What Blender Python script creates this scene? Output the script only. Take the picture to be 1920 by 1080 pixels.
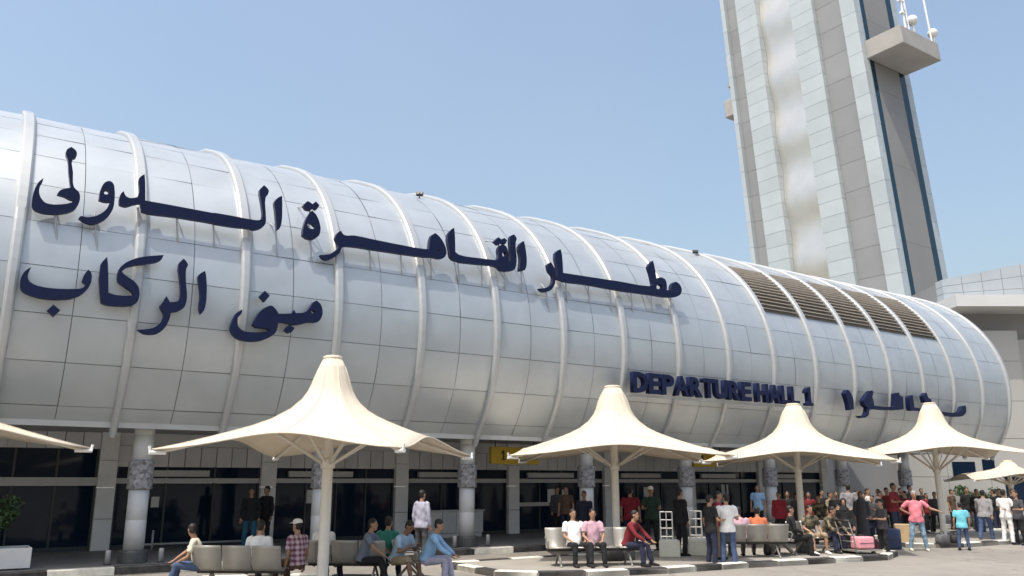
import bpy, bmesh, math, random
from mathutils import Vector, Matrix
random.seed(7)
scene = bpy.context.scene
C = scene.collection
for o in list(bpy.data.objects): bpy.data.objects.remove(o)
R = math.radians

# ------------------------------------------------------------------ camera
FPX, HZ, CAMH = 1560.0, 902.0, 2.05
PITCH = math.atan((HZ - 540) / FPX)
cam_d = bpy.data.cameras.new('camera'); cam = bpy.data.objects.new('camera', cam_d); C.objects.link(cam)
cam_d.sensor_width = 36; cam_d.lens = FPX / 1920 * 36
cam_d.clip_end = 3000
cam.location = (0, 0, CAMH); cam.rotation_euler = (math.pi / 2 + PITCH, 0, 0)
scene.camera = cam

# ------------------------------------------------------------------ sky, sun, exposure
AZ = R(56.24)
U = Vector((math.sin(AZ), math.cos(AZ), 0))          # along the terminal
Wv = Vector((-U.y, U.x, 0))                          # into the terminal
Zv = Vector((0, 0, 1))
LU, LW = 0.42, 0.13                                   # drift of the light per metre of fall
ldir = (U * LU + Wv * LW - Zv).normalized()
sdir = -ldir
SUN_EL = math.asin(sdir.z); SUN_AZ = math.atan2(sdir.x, sdir.y)
world = bpy.data.worlds.new('World'); scene.world = world; world.use_nodes = True
wn = world.node_tree; wn.nodes.clear()
sky = wn.nodes.new('ShaderNodeTexSky'); sky.sky_type = 'NISHITA'; sky.sun_disc = False
sky.sun_elevation = SUN_EL; sky.sun_rotation = SUN_AZ
sky.air_density = 1.5; sky.dust_density = 5.5; sky.ozone_density = 2.0; sky.altitude = 70
bg = wn.nodes.new('ShaderNodeBackground'); bg.inputs['Strength'].default_value = 0.145
wo = wn.nodes.new('ShaderNodeOutputWorld')
tcw = wn.nodes.new('ShaderNodeTexCoord'); nzw = wn.nodes.new('ShaderNodeTexNoise'); nzw.inputs['Scale'].default_value = 1.6; nzw.inputs['Detail'].default_value = 3
mrw = wn.nodes.new('ShaderNodeMapRange'); mrw.inputs[1].default_value = .42; mrw.inputs[2].default_value = .72; mrw.inputs[3].default_value = 0; mrw.inputs[4].default_value = .16
mxw = wn.nodes.new('ShaderNodeMixRGB'); mxw.inputs[2].default_value = (2.9, 3.25, 3.6, 1)     # thin uneven haze high up
wn.links.new(tcw.outputs['Generated'], nzw.inputs['Vector']); wn.links.new(nzw.outputs['Fac'], mrw.inputs[0]); wn.links.new(mrw.outputs[0], mxw.inputs[0])
wn.links.new(sky.outputs[0], mxw.inputs[1]); wn.links.new(mxw.outputs[0], bg.inputs[0]); wn.links.new(bg.outputs[0], wo.inputs[0])
sd = bpy.data.lights.new('sun', 'SUN'); sun = bpy.data.objects.new('sun', sd); C.objects.link(sun)
sd.energy = 2.4; sd.angle = R(0.55); sd.color = (1.0, 0.95, 0.86)
sun.rotation_euler = ldir.to_track_quat('-Z', 'Y').to_euler()
scene.view_settings.view_transform = 'Standard'; scene.view_settings.look = 'None'
scene.view_settings.exposure = 0.58; scene.view_settings.gamma = 1.0
scene.render.engine = 'CYCLES'

# ------------------------------------------------------------------ helpers
def P(t, w, z): return U * t + Wv * w + Zv * z
def ray(x, y):
    r = (x - 960) / FPX; d = (540 - y) / FPX
    return Vector((r, math.cos(PITCH) - d * math.sin(PITCH), math.sin(PITCH) + d * math.cos(PITCH)))
def at(x, y, z=0.0):
    v = ray(x, y); k = (z - CAMH) / v.z
    return Vector((v.x * k, v.y * k, z))
def at_w(x, y, w, z=0.0):
    v = ray(x, y); k = w / v.dot(Wv)
    return Vector((v.x * k, v.y * k, z))

def mat(name, col, rough=0.8, metal=0.0, var=0.0, scale=3.0, bump=0.0, bscale=40.0, island=0.0, spec=None, trans=0.0, detail=4.0):
    m = bpy.data.materials.new(name); m.use_nodes = True
    nt = m.node_tree; b = nt.nodes['Principled BSDF']
    b.inputs['Roughness'].default_value = rough; b.inputs['Metallic'].default_value = metal
    b.inputs['Base Color'].default_value = (*col, 1)
    if spec is not None: b.inputs['Specular IOR Level'].default_value = spec
    tc = nt.nodes.new('ShaderNodeTexCoord')
    src = None
    if var > 0:
        n = nt.nodes.new('ShaderNodeTexNoise'); n.inputs['Scale'].default_value = scale; n.inputs['Detail'].default_value = detail
        nt.links.new(tc.outputs['Object'], n.inputs['Vector'])
        mr = nt.nodes.new('ShaderNodeMapRange'); mr.inputs[1].default_value = .3; mr.inputs[2].default_value = .7
        mr.inputs[3].default_value = 1 - var; mr.inputs[4].default_value = 1 + var
        nt.links.new(n.outputs['Fac'], mr.inputs[0]); src = mr.outputs[0]
    if island > 0:
        g = nt.nodes.new('ShaderNodeNewGeometry')
        mr2 = nt.nodes.new('ShaderNodeMapRange'); mr2.inputs[3].default_value = 1 - island; mr2.inputs[4].default_value = 1 + island
        nt.links.new(g.outputs['Random Per Island'], mr2.inputs[0])
        if src is None: src = mr2.outputs[0]
        else:
            mm = nt.nodes.new('ShaderNodeMath'); mm.operation = 'MULTIPLY'
            nt.links.new(src, mm.inputs[0]); nt.links.new(mr2.outputs[0], mm.inputs[1]); src = mm.outputs[0]
    if src is not None:
        vm = nt.nodes.new('ShaderNodeVectorMath'); vm.operation = 'SCALE'; vm.inputs[0].default_value = col
        nt.links.new(src, vm.inputs['Scale']); nt.links.new(vm.outputs[0], b.inputs['Base Color'])
    if bump > 0:
        n2 = nt.nodes.new('ShaderNodeTexNoise'); n2.inputs['Scale'].default_value = bscale; n2.inputs['Detail'].default_value = 5
        nt.links.new(tc.outputs['Object'], n2.inputs['Vector'])
        bp = nt.nodes.new('ShaderNodeBump'); bp.inputs['Strength'].default_value = bump; bp.inputs['Distance'].default_value = .02
        nt.links.new(n2.outputs['Fac'], bp.inputs['Height']); nt.links.new(bp.outputs[0], b.inputs['Normal'])
    if trans > 0:
        tr = nt.nodes.new('ShaderNodeBsdfTranslucent'); tr.inputs[0].default_value = (*[c * .95 for c in col], 1)
        mx = nt.nodes.new('ShaderNodeMixShader'); mx.inputs[0].default_value = trans
        out = nt.nodes['Material Output']
        nt.links.new(b.outputs[0], mx.inputs[1]); nt.links.new(tr.outputs[0], mx.inputs[2]); nt.links.new(mx.outputs[0], out.inputs[0])
    return m

def link(o, parent=None):
    C.objects.link(o)
    if parent is not None: o.parent = parent
    return o
def obj(name, bm, m, parent=None, smooth=False, keep_normals=False):
    me = bpy.data.meshes.new(name)
    if not keep_normals: bmesh.ops.recalc_face_normals(bm, faces=bm.faces)
    bm.to_mesh(me); bm.free()
    for mm in (m if isinstance(m, (list, tuple)) else [m]): me.materials.append(mm)
    if smooth:
        for p in me.polygons: p.use_smooth = True
    return link(bpy.data.objects.new(name, me), parent)
def tag(o, label, cat, group=None):
    o['label'] = label; o['category'] = cat
    if group: o['group'] = group
    return o
def thing(name, loc, rz, label, cat, group=None):
    o = bpy.data.objects.new(name, None); C.objects.link(o)
    o.location = loc; o.rotation_euler = (0, 0, rz); o.empty_display_size = .3
    return tag(o, label, cat, group)
def structure(o): o['kind'] = 'structure'; return o

def box(bm, x0, x1, y0, y1, z0, z1, M=None, mi=0):
    vs = [bm.verts.new(v) for v in ((x0,y0,z0),(x1,y0,z0),(x1,y1,z0),(x0,y1,z0),(x0,y0,z1),(x1,y0,z1),(x1,y1,z1),(x0,y1,z1))]
    if M is not None:
        for v in vs: v.co = M @ v.co
    for f in ((0,3,2,1),(4,5,6,7),(0,1,5,4),(1,2,6,5),(2,3,7,6),(3,0,4,7)):
        bm.faces.new([vs[i] for i in f]).material_index = mi
    return vs
def tbox(bm, t0, t1, w0, w1, z0, z1, mi=0):
    """box in terminal coordinates (along, into, up)"""
    vs = [bm.verts.new(P(*v)) for v in ((t0,w0,z0),(t1,w0,z0),(t1,w1,z0),(t0,w1,z0),(t0,w0,z1),(t1,w0,z1),(t1,w1,z1),(t0,w1,z1))]
    for f in ((0,3,2,1),(4,5,6,7),(0,1,5,4),(1,2,6,5),(2,3,7,6),(3,0,4,7)):
        bm.faces.new([vs[i] for i in f]).material_index = mi
def frame_for(d):
    d = d.normalized(); a = Vector((0,0,1)) if abs(d.z) < .9 else Vector((1,0,0))
    x = d.cross(a).normalized(); return x, d.cross(x).normalized()
def tube(bm, pts, rad, n=8, caps=True, mi=0):
    pts = [Vector(p) for p in pts]; rings = []
    if not isinstance(rad, (list, tuple)): rad = [rad] * len(pts)
    x = None
    for i, p in enumerate(pts):
        d = (pts[min(i+1,len(pts)-1)] - pts[max(i-1,0)])
        if x is None: x, y = frame_for(d)
        else:
            d.normalize(); x = (x - d * x.dot(d)).normalized(); y = d.cross(x).normalized()
        rings.append([bm.verts.new(p + x * math.cos(2*math.pi*k/n) * rad[i] + y * math.sin(2*math.pi*k/n) * rad[i]) for k in range(n)])
    for a, b in zip(rings[:-1], rings[1:]):
        for k in range(n): bm.faces.new((a[k], a[(k+1)%n], b[(k+1)%n], b[k])).material_index = mi
    if caps:
        bm.faces.new(rings[0][::-1]).material_index = mi; bm.faces.new(rings[-1]).material_index = mi
def lathe(bm, prof, n=24, center=(0,0,0), caps=True):
    c = Vector(center); rings = []
    for r, z in prof:
        rings.append([bm.verts.new(c + Vector((r*math.cos(2*math.pi*k/n), r*math.sin(2*math.pi*k/n), z))) for k in range(n)])
    for a, b in zip(rings[:-1], rings[1:]):
        for k in range(n): bm.faces.new((a[k], a[(k+1)%n], b[(k+1)%n], b[k]))
    if caps: bm.faces.new(rings[0][::-1]); bm.faces.new(rings[-1])
def prism(bm, poly, z0, z1):
    a = [bm.verts.new((p[0], p[1], z0)) for p in poly]; b = [bm.verts.new((p[0], p[1], z1)) for p in poly]
    n = len(poly)
    bm.faces.new(a[::-1]); bm.faces.new(b)
    for i in range(n): bm.faces.new((a[i], a[(i+1)%n], b[(i+1)%n], b[i]))
def bevel_mod(o, w=.01, seg=2):
    m = o.modifiers.new('bevel', 'BEVEL'); m.width = w; m.segments = seg; m.limit_method = 'ANGLE'; m.angle_limit = R(40)
    return o

# ------------------------------------------------------------------ materials
def asphalt_mat():
    m = mat('asphalt', (.255,.235,.205), .9, 0, 0, 1, .4, 55); nt = m.node_tree; b = nt.nodes['Principled BSDF']
    tc = nt.nodes.new('ShaderNodeTexCoord')
    def noise(sc, det, lo, hi, a, c):
        n = nt.nodes.new('ShaderNodeTexNoise'); n.inputs['Scale'].default_value = sc; n.inputs['Detail'].default_value = det
        nt.links.new(tc.outputs['Object'], n.inputs['Vector'])
        r = nt.nodes.new('ShaderNodeMapRange'); r.inputs[1].default_value = lo; r.inputs[2].default_value = hi; r.inputs[3].default_value = a; r.inputs[4].default_value = c
        nt.links.new(n.outputs['Fac'], r.inputs[0]); return r.outputs[0]
    v = nt.nodes.new('ShaderNodeTexVoronoi'); v.feature = 'DISTANCE_TO_EDGE'; v.inputs['Scale'].default_value = .28
    nz = nt.nodes.new('ShaderNodeTexNoise'); nz.inputs['Scale'].default_value = 1.3; ad = nt.nodes.new('ShaderNodeVectorMath'); ad.operation = 'ADD'
    nt.links.new(tc.outputs['Object'], nz.inputs['Vector']); nt.links.new(tc.outputs['Object'], ad.inputs[0]); nt.links.new(nz.outputs['Color'], ad.inputs[1]); nt.links.new(ad.outputs[0], v.inputs['Vector'])
    cr = nt.nodes.new('ShaderNodeMapRange'); cr.inputs[1].default_value = 0; cr.inputs[2].default_value = .012; cr.inputs[3].default_value = .74; cr.inputs[4].default_value = 1
    nt.links.new(v.outputs['Distance'], cr.inputs[0])
    outs = [noise(.22,3,.35,.65,.86,1.10), noise(1.6,6,.3,.7,.90,1.08), noise(45,2,.3,.7,.88,1.12), noise(.75,2,.66,.74,1.0,.62), cr.outputs[0]]
    cur = outs[0]
    for o in outs[1:]:
        mm = nt.nodes.new('ShaderNodeMath'); mm.operation = 'MULTIPLY'; nt.links.new(cur, mm.inputs[0]); nt.links.new(o, mm.inputs[1]); cur = mm.outputs[0]
    vm = nt.nodes.new('ShaderNodeVectorMath'); vm.operation = 'SCALE'; vm.inputs[0].default_value = (.255,.235,.205)
    nt.links.new(cur, vm.inputs['Scale']); nt.links.new(vm.outputs[0], b.inputs['Base Color']); return m
M_ASPH = asphalt_mat()
M_PAVE = mat('paving', (.20,.195,.19), .65, 0, .12, 1.2, .2, 50)
M_ISLE = mat('island_paving', (.30,.28,.245), .85, 0, .12, 1.0, .3, 50)
M_KW = mat('kerb_white', (.72,.70,.62), .8, 0, .18, 6, .3, 30)
M_KB = mat('kerb_black', (.04,.038,.038), .8, 0, .5, 6, .3, 30)
M_PANEL = mat('aluminium_panel', (.43,.465,.49), .42, .40, .06, 1.1, 0, 1, .03)
M_JOINT = mat('joint_gasket', (.24,.24,.24), .8)
M_RIB = mat('rib_paint', (.43,.445,.45), .42, .3, .04, 1.0)
M_SOFF = mat('soffit', (.46,.46,.45), .7, 0, .1, 1)
M_LOUV = mat('louver', (.53,.49,.44), .55, .1, .15, 4)
M_WALLP = mat('facade_panel', (.60,.605,.61), .5, .1, .06, 1.5, 0, 1, .06)
M_PIL = mat('pilaster_cladding', (.76,.76,.76), .5, 0, .06, 2)
M_GLASS = mat('dark_glass', (.006,.016,.036), .06, 0, spec=.22)
M_FRAME = mat('door_frame', (.05,.055,.06), .45, .4)
M_STEELP = mat('pale_frame', (.44,.44,.43), .45, .2, .05, 3)
M_COL = mat('column_cladding', (.54,.55,.55), .45, .0, .04, 2)
M_COLB = mat('column_base', (.08,.085,.085), .4, 0, .2, 4)
M_NAVY = mat('sign_navy', (.006,.011,.046), .5, 0, .1, 3, spec=.2)
M_STRUT = mat('strut_steel', (.38,.39,.40), .5, .5)
M_YEL = mat('sign_yellow', (.62,.43,.03), .5)
M_BLACKP = mat('black_paint', (.015,.015,.015), .5)
M_MEMB = mat('membrane', (.72,.635,.51), .62, 0, .055, 1.6, .08, 6, trans=.16)
M_POLE = mat('canopy_pole', (.72,.68,.60), .45, .05, .05, 3)
M_WHITE = mat('white_paint', (.80,.79,.76), .5, 0, .04, 3)
M_STEEL = mat('bench_steel', (.36,.345,.31), .42, .55, .12, 5)
M_DARKM = mat('dark_metal', (.05,.05,.052), .45, .5)
M_CONC = mat('concrete_grey', (.36,.345,.32), .75, 0, .08, .6, .1, 10)

# painted collar: mottled grey violet hexagon cells
def collar_mat():
    m = mat('collar_cladding', (.3,.29,.31), .5); nt = m.node_tree; b = nt.nodes['Principled BSDF']
    tc = nt.nodes.new('ShaderNodeTexCoord'); v = nt.nodes.new('ShaderNodeTexVoronoi'); v.inputs['Scale'].default_value = 13
    cr = nt.nodes.new('ShaderNodeValToRGB'); cr.color_ramp.elements[0].color = (.07,.066,.072,1); cr.color_ramp.elements[1].color = (.42,.41,.425,1)
    nt.links.new(tc.outputs['Object'], v.inputs['Vector']); nt.links.new(v.outputs['Color'], cr.inputs[0]); nt.links.new(cr.outputs[0], b.inputs['Base Color'])
    return m
M_COLLAR = collar_mat()
# ------------------------------------------------------------------ ground
bm = bmesh.new(); s = 900
for v in ((-s,-s,0),(s,-s,0),(s,s,0),(-s,s,0)): bm.verts.new(v)
bm.faces.new(bm.verts[:]); structure(obj('ground', bm, M_ASPH))
bm = bmesh.new()                                      # pavement under the terminal front
tbox(bm, -14, 60, 21.5, 27.2, -.05, .15); structure(obj('pavement', bm, M_PAVE))

def kerb_run(pts, closed, h, wd=.28, ln=1.0, start=0):
    """painted kerb stones along a polyline (world xy), outer face on the line, stones to the left of travel"""
    bm = bmesh.new(); k = start
    segs = list(zip(pts[:-1], pts[1:])) + ([(pts[-1], pts[0])] if closed else [])
    for a, b in segs:
        a = Vector((a[0],a[1],0)); b = Vector((b[0],b[1],0)); L = (b-a).length; n = max(1, round(L/ln)); d = (b-a)/L
        nrm = Vector((-d.y, d.x, 0))
        for i in range(n):
            p = a + d*(L*i/n + .006); q = a + d*(L*(i+1)/n - .006)
            vs = []
            hh = h + random.uniform(-.008, .008)
            for z in (-.05, hh):
                for c in (p, q, q+nrm*wd, p+nrm*wd): vs.append(bm.verts.new(c + Zv*z))
            for f in ((0,3,2,1),(4,5,6,7),(0,1,5,4),(1,2,6,5),(2,3,7,6),(3,0,4,7)):
                bm.faces.new([vs[j] for j in f]).material_index = k % 2
            k += 1
    return bm
def xy(t, w): p = P(t, w, 0); return (p.x, p.y)
o = structure(obj('kerb', kerb_run([xy(-14,21.22), xy(60,21.22)], False, .17, .28, 1.35), [M_KW, M_KB])); bevel_mod(o, .02)
ISL = [
  [(-9,13.9),(8.4,13.9),(9.3,14.9),(8.9,16.9),(6.7,18.7),(4.9,19.3),(-9,19.4)],
  [(10.35,16.2),(11.0,15.45),(12.0,15.0),(14.0,14.55),(16.5,14.4),(21.2,13.7),(22.6,14.3),(23.0,18.6),(10.4,18.7)],
  [(25.6,15.9),(26.2,15.3),(27.2,14.9),(44,14.4),(44,18.7),(25.6,18.7)]]
for n_, isl in enumerate(ISL):
    zt = .05 if n_ == 0 else .115
    bm = bmesh.new(); prism(bm, [xy(*p) for p in isl], -.05, zt)
    # shrink inward a little so that the kerb stones frame it
    cx = sum(v.co.x for v in bm.verts)/len(bm.verts); cy = sum(v.co.y for v in bm.verts)/len(bm.verts)
    structure(obj('traffic_island', bm, M_ISLE))
    o = structure(obj('kerb', kerb_run([xy(*p) for p in isl], True, zt+.025, .26, 1.0), [M_KW, M_KB])); bevel_mod(o, .02)

# ------------------------------------------------------------------ terminal building
POLY = (0.8999043177297864, -0.8613239113502638, -1.7791733693318919, 6.315320102359844)
CW, CZ = 25.38, 7.359
KB = 1.075                                            # size of the barrel
def kz(z): return CAMH + KB*(z-CAMH)
def sect(ph, off=0.0):
    r = ((POLY[0]*ph + POLY[1])*ph + POLY[2])*ph + POLY[3] - off
    return KB*(CW - r*math.cos(ph)), kz(CZ + r*math.sin(ph))
BACK = [(24.75,11.62),(25.8,11.92),(27.2,12.0),(28.8,11.7),(30.6,10.9),(32.2,9.6),(33.2,8.0),(33.5,6.0),(33.5,3.4)]
BACK = [(KB*a, kz(b)) for a, b in BACK]
RIB0, RIBD = 2.986*KB, 2.315*KB
IMIN, IMAX = -4, 16
terminal = thing('terminal_building', P(20, 26.8, 0), 0, 'long silver barrel-fronted terminal with white ribs, dark glass doors below', 'building')
def part(name, bm, m, smooth=False, parent=None):
    o = obj(name, bm, m, None, smooth)
    o.parent = parent or terminal
    o.matrix_parent_inverse = Matrix.Translation(terminal.location).inverted()
    if parent: o.matrix_parent_inverse = Matrix.Identity(4)
    return o
# section polyline by arc length, joints every ~0.985 m
phs = [-.66 + i*(1.25+.66)/240 for i in range(241)]
pts = [sect(p, .20) for p in phs] + BACK
arc = [0]
for a, b in zip(pts[:-1], pts[1:]): arc.append(arc[-1] + math.hypot(b[0]-a[0], b[1]-a[1]))
def at_arc(s, off=0.0):
    for i in range(len(arc)-1):
        if arc[i+1] >= s:
            f = (s-arc[i])/(arc[i+1]-arc[i]); a, b = pts[i], pts[i+1]
            n = (-(b[1]-a[1]), b[0]-a[0]); l = math.hypot(*n); n = (n[0]/l, n[1]/l)
            return a[0]+(b[0]-a[0])*f + n[0]*off, a[1]+(b[1]-a[1])*f + n[1]*off
    return pts[-1]
JA = [0.0, .40, 1.38, 2.36, 3.34, 4.32, 5.30, 6.3, 7.3, 8.3, 9.3, 10.4, 11.5, 12.8, 14.1]
JA = [a*KB for a in JA]
LOUV_BAYS = range(9, 14)                              # bays that carry the brown louvres
LOUV_A0, LOUV_A1 = 5.45, 8.45
bm = bmesh.new(); g = .007
for i in range(IMIN, IMAX):
    for h in (0, 1):
        t0 = RIB0 + RIBD*(i + h*.5) + g; t1 = RIB0 + RIBD*(i + (h+1)*.5) - g
        for a0, a1 in zip(JA[:-1], JA[1:]):
            if i in LOUV_BAYS:
                if a0 < LOUV_A0: a1 = min(a1, LOUV_A0)
                elif a1 > LOUV_A1: a0 = max(a0, LOUV_A1)
                else: continue
                if a1 - a0 < .06: continue
            n = 5; prev = None; q4 = [random.uniform(-.008, .008) for _ in range(4)]
            for k in range(n+1):
                f_ = k/n; sA = a0 + g + (a1-a0-2*g)*f_
                wa, za = at_arc(sA, q4[0]*(1-f_)+q4[1]*f_); wb, zb_ = at_arc(sA, q4[2]*(1-f_)+q4[3]*f_)
                cur = (bm.verts.new(P(t0,wa,za)), bm.verts.new(P(t1,wb,zb_)))
                if prev: bm.faces.new((prev[0], prev[1], cur[1], cur[0]))
                prev = cur
part('barrel_cladding', bm, M_PANEL, True)
bm = bmesh.new(); prev = None                         # dark backing seen in the joints, closed to the roof behind
NA = 60
for k in range(NA+1):
    w, z = at_arc(arc[-1]*k/NA, -.05 - (.25 if 0 else 0))
    cur = (bm.verts.new(P(RIB0+RIBD*IMIN,w,z)), bm.verts.new(P(RIB0+RIBD*IMAX,w,z)))
    if prev: bm.faces.new((prev[0], prev[1], cur[1], cur[0]))
    prev = cur
part('barrel_backing', bm, M_JOINT, True)
# ribs
def rib_bm(i):
    bm = bmesh.new(); prev = None; hw = .105; t = RIB0 + RIBD*i; n = 46; smax = 14.0; s0 = -.0
    for k in range(n+1):
        s = smax*k/n
        inner = at_arc(s, -.02); outer = at_arc(s, .125)
        if k == 0: inner = (inner[0]+.16, inner[1]-.22); outer = (outer[0]+.12, outer[1]-.26)
        hw = .075 + .070*min(1, s/5.5)
        mid = (inner[0]*.3+outer[0]*.7, inner[1]*.3+outer[1]*.7)
        cur = [bm.verts.new(P(t-hw,*inner)), bm.verts.new(P(t-hw,*mid)), bm.verts.new(P(t-hw*.62,*outer)), bm.verts.new(P(t+hw*.62,*outer)), bm.verts.new(P(t+hw,*mid)), bm.verts.new(P(t+hw,*inner))]
        if prev:
            for j in range(6): bm.faces.new((prev[j], prev[(j+1)%6], cur[(j+1)%6], cur[j]))
        else: bm.faces.new(cur)
        prev = cur
    bm.faces.new(prev[::-1]); return bm
for i in range(IMIN, IMAX+1): bevel_mod(part('rib', rib_bm(i), M_RIB), .02, 1)
# louvre bays
for i in LOUV_BAYS:
    bm = bmesh.new(); t0 = RIB0+RIBD*i+.2; t1 = RIB0+RIBD*(i+1)-.2
    a = LOUV_A0 + .1
    while a < LOUV_A1 - .2:
        w0, z0 = at_arc(a, .10); w1, z1 = at_arc(a+.14, -.05); w2, z2 = at_arc(a+.14, -.03); w3, z3 = at_arc(a+.01, .13)
        vs = [[bm.verts.new(P(t,*q)) for q in ((w0,z0),(w1,z1),(w2,z2),(w3,z3))] for t in (t0, t1)]
        for j in range(4): bm.faces.new((vs[0][j], vs[0][(j+1)%4], vs[1][(j+1)%4], vs[1][j]))
        bm.faces.new(vs[0]); bm.faces.new(vs[1][::-1]); a += .2
    part('louvre', bm, M_LOUV)
# far end wall of the barrel and its rim
bm = bmesh.new(); te = RIB0+RIBD*IMAX+.02
fs = [bm.verts.new(P(te,*at_arc(arc[-1]*k/60, -.06))) for k in range(61)]; bm.faces.new(fs)
tb = RIB0+RIBD*IMIN-.02; fs = [bm.verts.new(P(tb,*at_arc(arc[-1]*k/60, -.06))) for k in range(61)]; bm.faces.new(fs)
part('end_wall', bm, M_WALLP)
# soffit with a downstand edge
TB0, TB1 = RIB0+RIBD*IMIN, RIB0+RIBD*IMAX
bm = bmesh.new(); w0, z0 = at_arc(0)
tbox(bm, TB0, TB1, w0+.10, 37.0, 3.42, 3.60)
tbox(bm, TB0, TB1, w0-.02, w0+.09, z0-.10, z0+.06)
part('soffit', bm, M_SOFF)

# front wall under the barrel: pilasters, beam panels, glazing
FW = 26.8
PT0, PTD = 8.59, 4.66
ks = range(-3, 7)
for k in ks:
    bm = bmesh.new(); t = PT0 + PTD*k
    for z0, z1 in ((.15,1.0),(1.012,1.86),(1.872,2.62),(2.632,3.42)): tbox(bm, t-.24, t+.24, FW-.16, FW+.3, z0, z1)
    bevel_mod(part('pilaster', bm, M_PIL), .008, 1)
for k in list(ks)[:-1]:
    ta, tz = PT0+PTD*k+.242, PT0+PTD*(k+1)-.242
    left = k <= -2
    bm = bmesh.new(); n = 9; L = (tz-ta)/n              # beam of upright panels above the openings
    z0, z1 = (2.95, 3.42) if left else (2.46, 3.06)
    for j in range(n): tbox(bm, ta+L*j+.012, ta+L*(j+1)-.012, FW-.06, FW+.25, z0, z1-.012)
    if not left:
        tbox(bm, ta, tz, FW-.02, FW+.25, 3.06, 3.42)
    part('beam_panel', bm, M_WALLP)
    zb = (1.93, 2.15) if left else (1.99, 2.13)
    zt = 2.95 if left else 2.46
    f = bmesh.new(); tbox(f, ta, tz, FW-.02, FW+.12, *zb)
    part('transom', f, M_STEELP)
    # glass panes with dark mullions
    nd = 4 if k % 2 == 0 else 3
    D = (tz-ta)/nd
    fr = bmesh.new()
    for j in range(nd+1):
        tt = min(max(ta+D*j, ta+.03), tz-.03); tbox(fr, tt-.03, tt+.03, FW+.0, FW+.10, .15, zb[0]); tbox(fr, tt-.03, tt+.03, FW+.0, FW+.10, zb[1], zt)
    tbox(fr, ta+.03, tz-.03, FW+.01, FW+.09, .15, .27)
    fo = part('window_frame', fr, M_FRAME)
    for j in range(nd):
        gb = bmesh.new(); tbox(gb, ta+D*j+.03, ta+D*(j+1)-.03, FW+.05, FW+.07, .27, zb[0]-.002); 
        part('door_pane', gb, M_GLASS)
        gb = bmesh.new(); tbox(gb, ta+D*j+.03, ta+D*(j+1)-.03, FW+.045, FW+.065, zb[1]+.002, zt-.002)
        part('top_pane', gb, M_GLASS)
    if k in (2, 4):                                     # push bar across a pair of doors
        hb = bmesh.new(); tbox(hb, ta+.05, ta+D*2-.06, FW-.06, FW-.02, 1.12, 1.26); part('push_bar', hb, M_STEELP)
    if not left:                                        # pale strip lights above the doors
        sb = bmesh.new(); tbox(sb, ta+.4, ta+(tz-ta)*.62, FW-.16, FW-.03, 2.18, 2.36); part('door_header', sb, M_STEELP)
M_PAPER = mat('notice_paper', (.62,.62,.60), .6, 0, .12, 14)
for t, z, w_, h_ in ((19.6,1.25,.34,.5),(20.3,1.3,.3,.42),(24.6,1.2,.42,.6),(29.3,1.15,.45,.75),(9.9,1.35,.3,.42),(5.2,1.3,.22,.3)):
    bm = bmesh.new(); tbox(bm, t, t+w_, FW+.040, FW+.046, z, z+h_); part('notice', bm, M_PAPER)
# grey service counters between the doors
def counter(t0, t1, w0=25.9, h=1.02):
    bm = bmesh.new(); n = max(2, round((t1-t0)/.62)); L = (t1-t0)/n
    for j in range(n): tbox(bm, t0+L*j+.01, t0+L*(j+1)-.01, w0, w0+.55, .30, h)
    tbox(bm, t0+.03, t1-.03, w0+.06, w0+.5, .15, .30)
    tbox(bm, t0-.03, t1+.03, w0-.05, w0+.6, h, h+.05)
    return bm
for t0, t1, lb in ((13.9,16.1,'long grey panelled counter beside the second round column'),):
    o = obj('counter', counter(t0,t1), M_WALLP); tag(o, lb, 'counter'); bevel_mod(o, .01, 1)
# round columns: base, shaft, mottled collar, upper shaft
CT0, CTD, CWW = 4.03, 4.63, 22.34
col_things = []
for k in range(-1, 8):
    t = CT0 + CTD*k
    col = thing('round_column', P(t, CWW, .15), 0, '', 'column'); col_things.append(col)
    bm = bmesh.new(); lathe(bm, [(.335,0),(.335,.26),(.31,.30),(.25,.30)], 28); bevel_mod(obj('base', bm, M_COLB, col, False), .01, 1)
    bm = bmesh.new(); lathe(bm, [(.235,.30),(.235,.98),(.230,.985),(.230,.995),(.235,1.0),(.235,1.72)], 28); obj('shaft', bm, M_COL, col, True)
    bm = bmesh.new(); lathe(bm, [(.25,1.70),(.292,1.72),(.292,2.36),(.25,2.40)], 12); obj('collar', bm, M_COLLAR, col)
    bm = bmesh.new(); lathe(bm, [(.235,2.40),(.235,3.0),(.23,3.005),(.23,3.015),(.235,3.02),(.235,3.28)], 28); obj('upper_shaft', bm, M_COL, col, True)
order = ['round column at the far left beside the planter', 'round column right of the left glass wall, nearest in full view', 'round column right behind the biggest canopy pole',
 'round column standing right of the grey counter', 'round column just left of the second canopy pole', 'round column behind the white metal racks', 'round column left of the third canopy pole',
 'round column between third and fourth canopies', 'farthest round column near the right end of the terminal front']
for c, l in zip(col_things, order): c['label'] = 'grey clad ' + l; c['group'] = 'round columns along the terminal front'
# floodlights on the barrel
for t, a, lb in ((12.2, 9.6, 'small black floodlight on the barrel top above the middle letters'), (25.3, 9.6, 'small dark floodlight on the barrel top left of the louvres')):
    w, z = at_arc(a, .02); th = thing('floodlight', P(t,w,z), 0, lb, 'floodlight', 'floodlights on the barrel roof')
    bm = bmesh.new(); tube(bm, [(0,0,-.05),(0,0,.18)], .02); obj('stand', bm, M_DARKM, th)
    bm = bmesh.new(); box(bm, -.12,.12,-.05,.06,.12,.26, Matrix.Rotation(R(-25),4,'X')); bevel_mod(obj('lamp_head', bm, M_DARKM, th), .02, 1)

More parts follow.
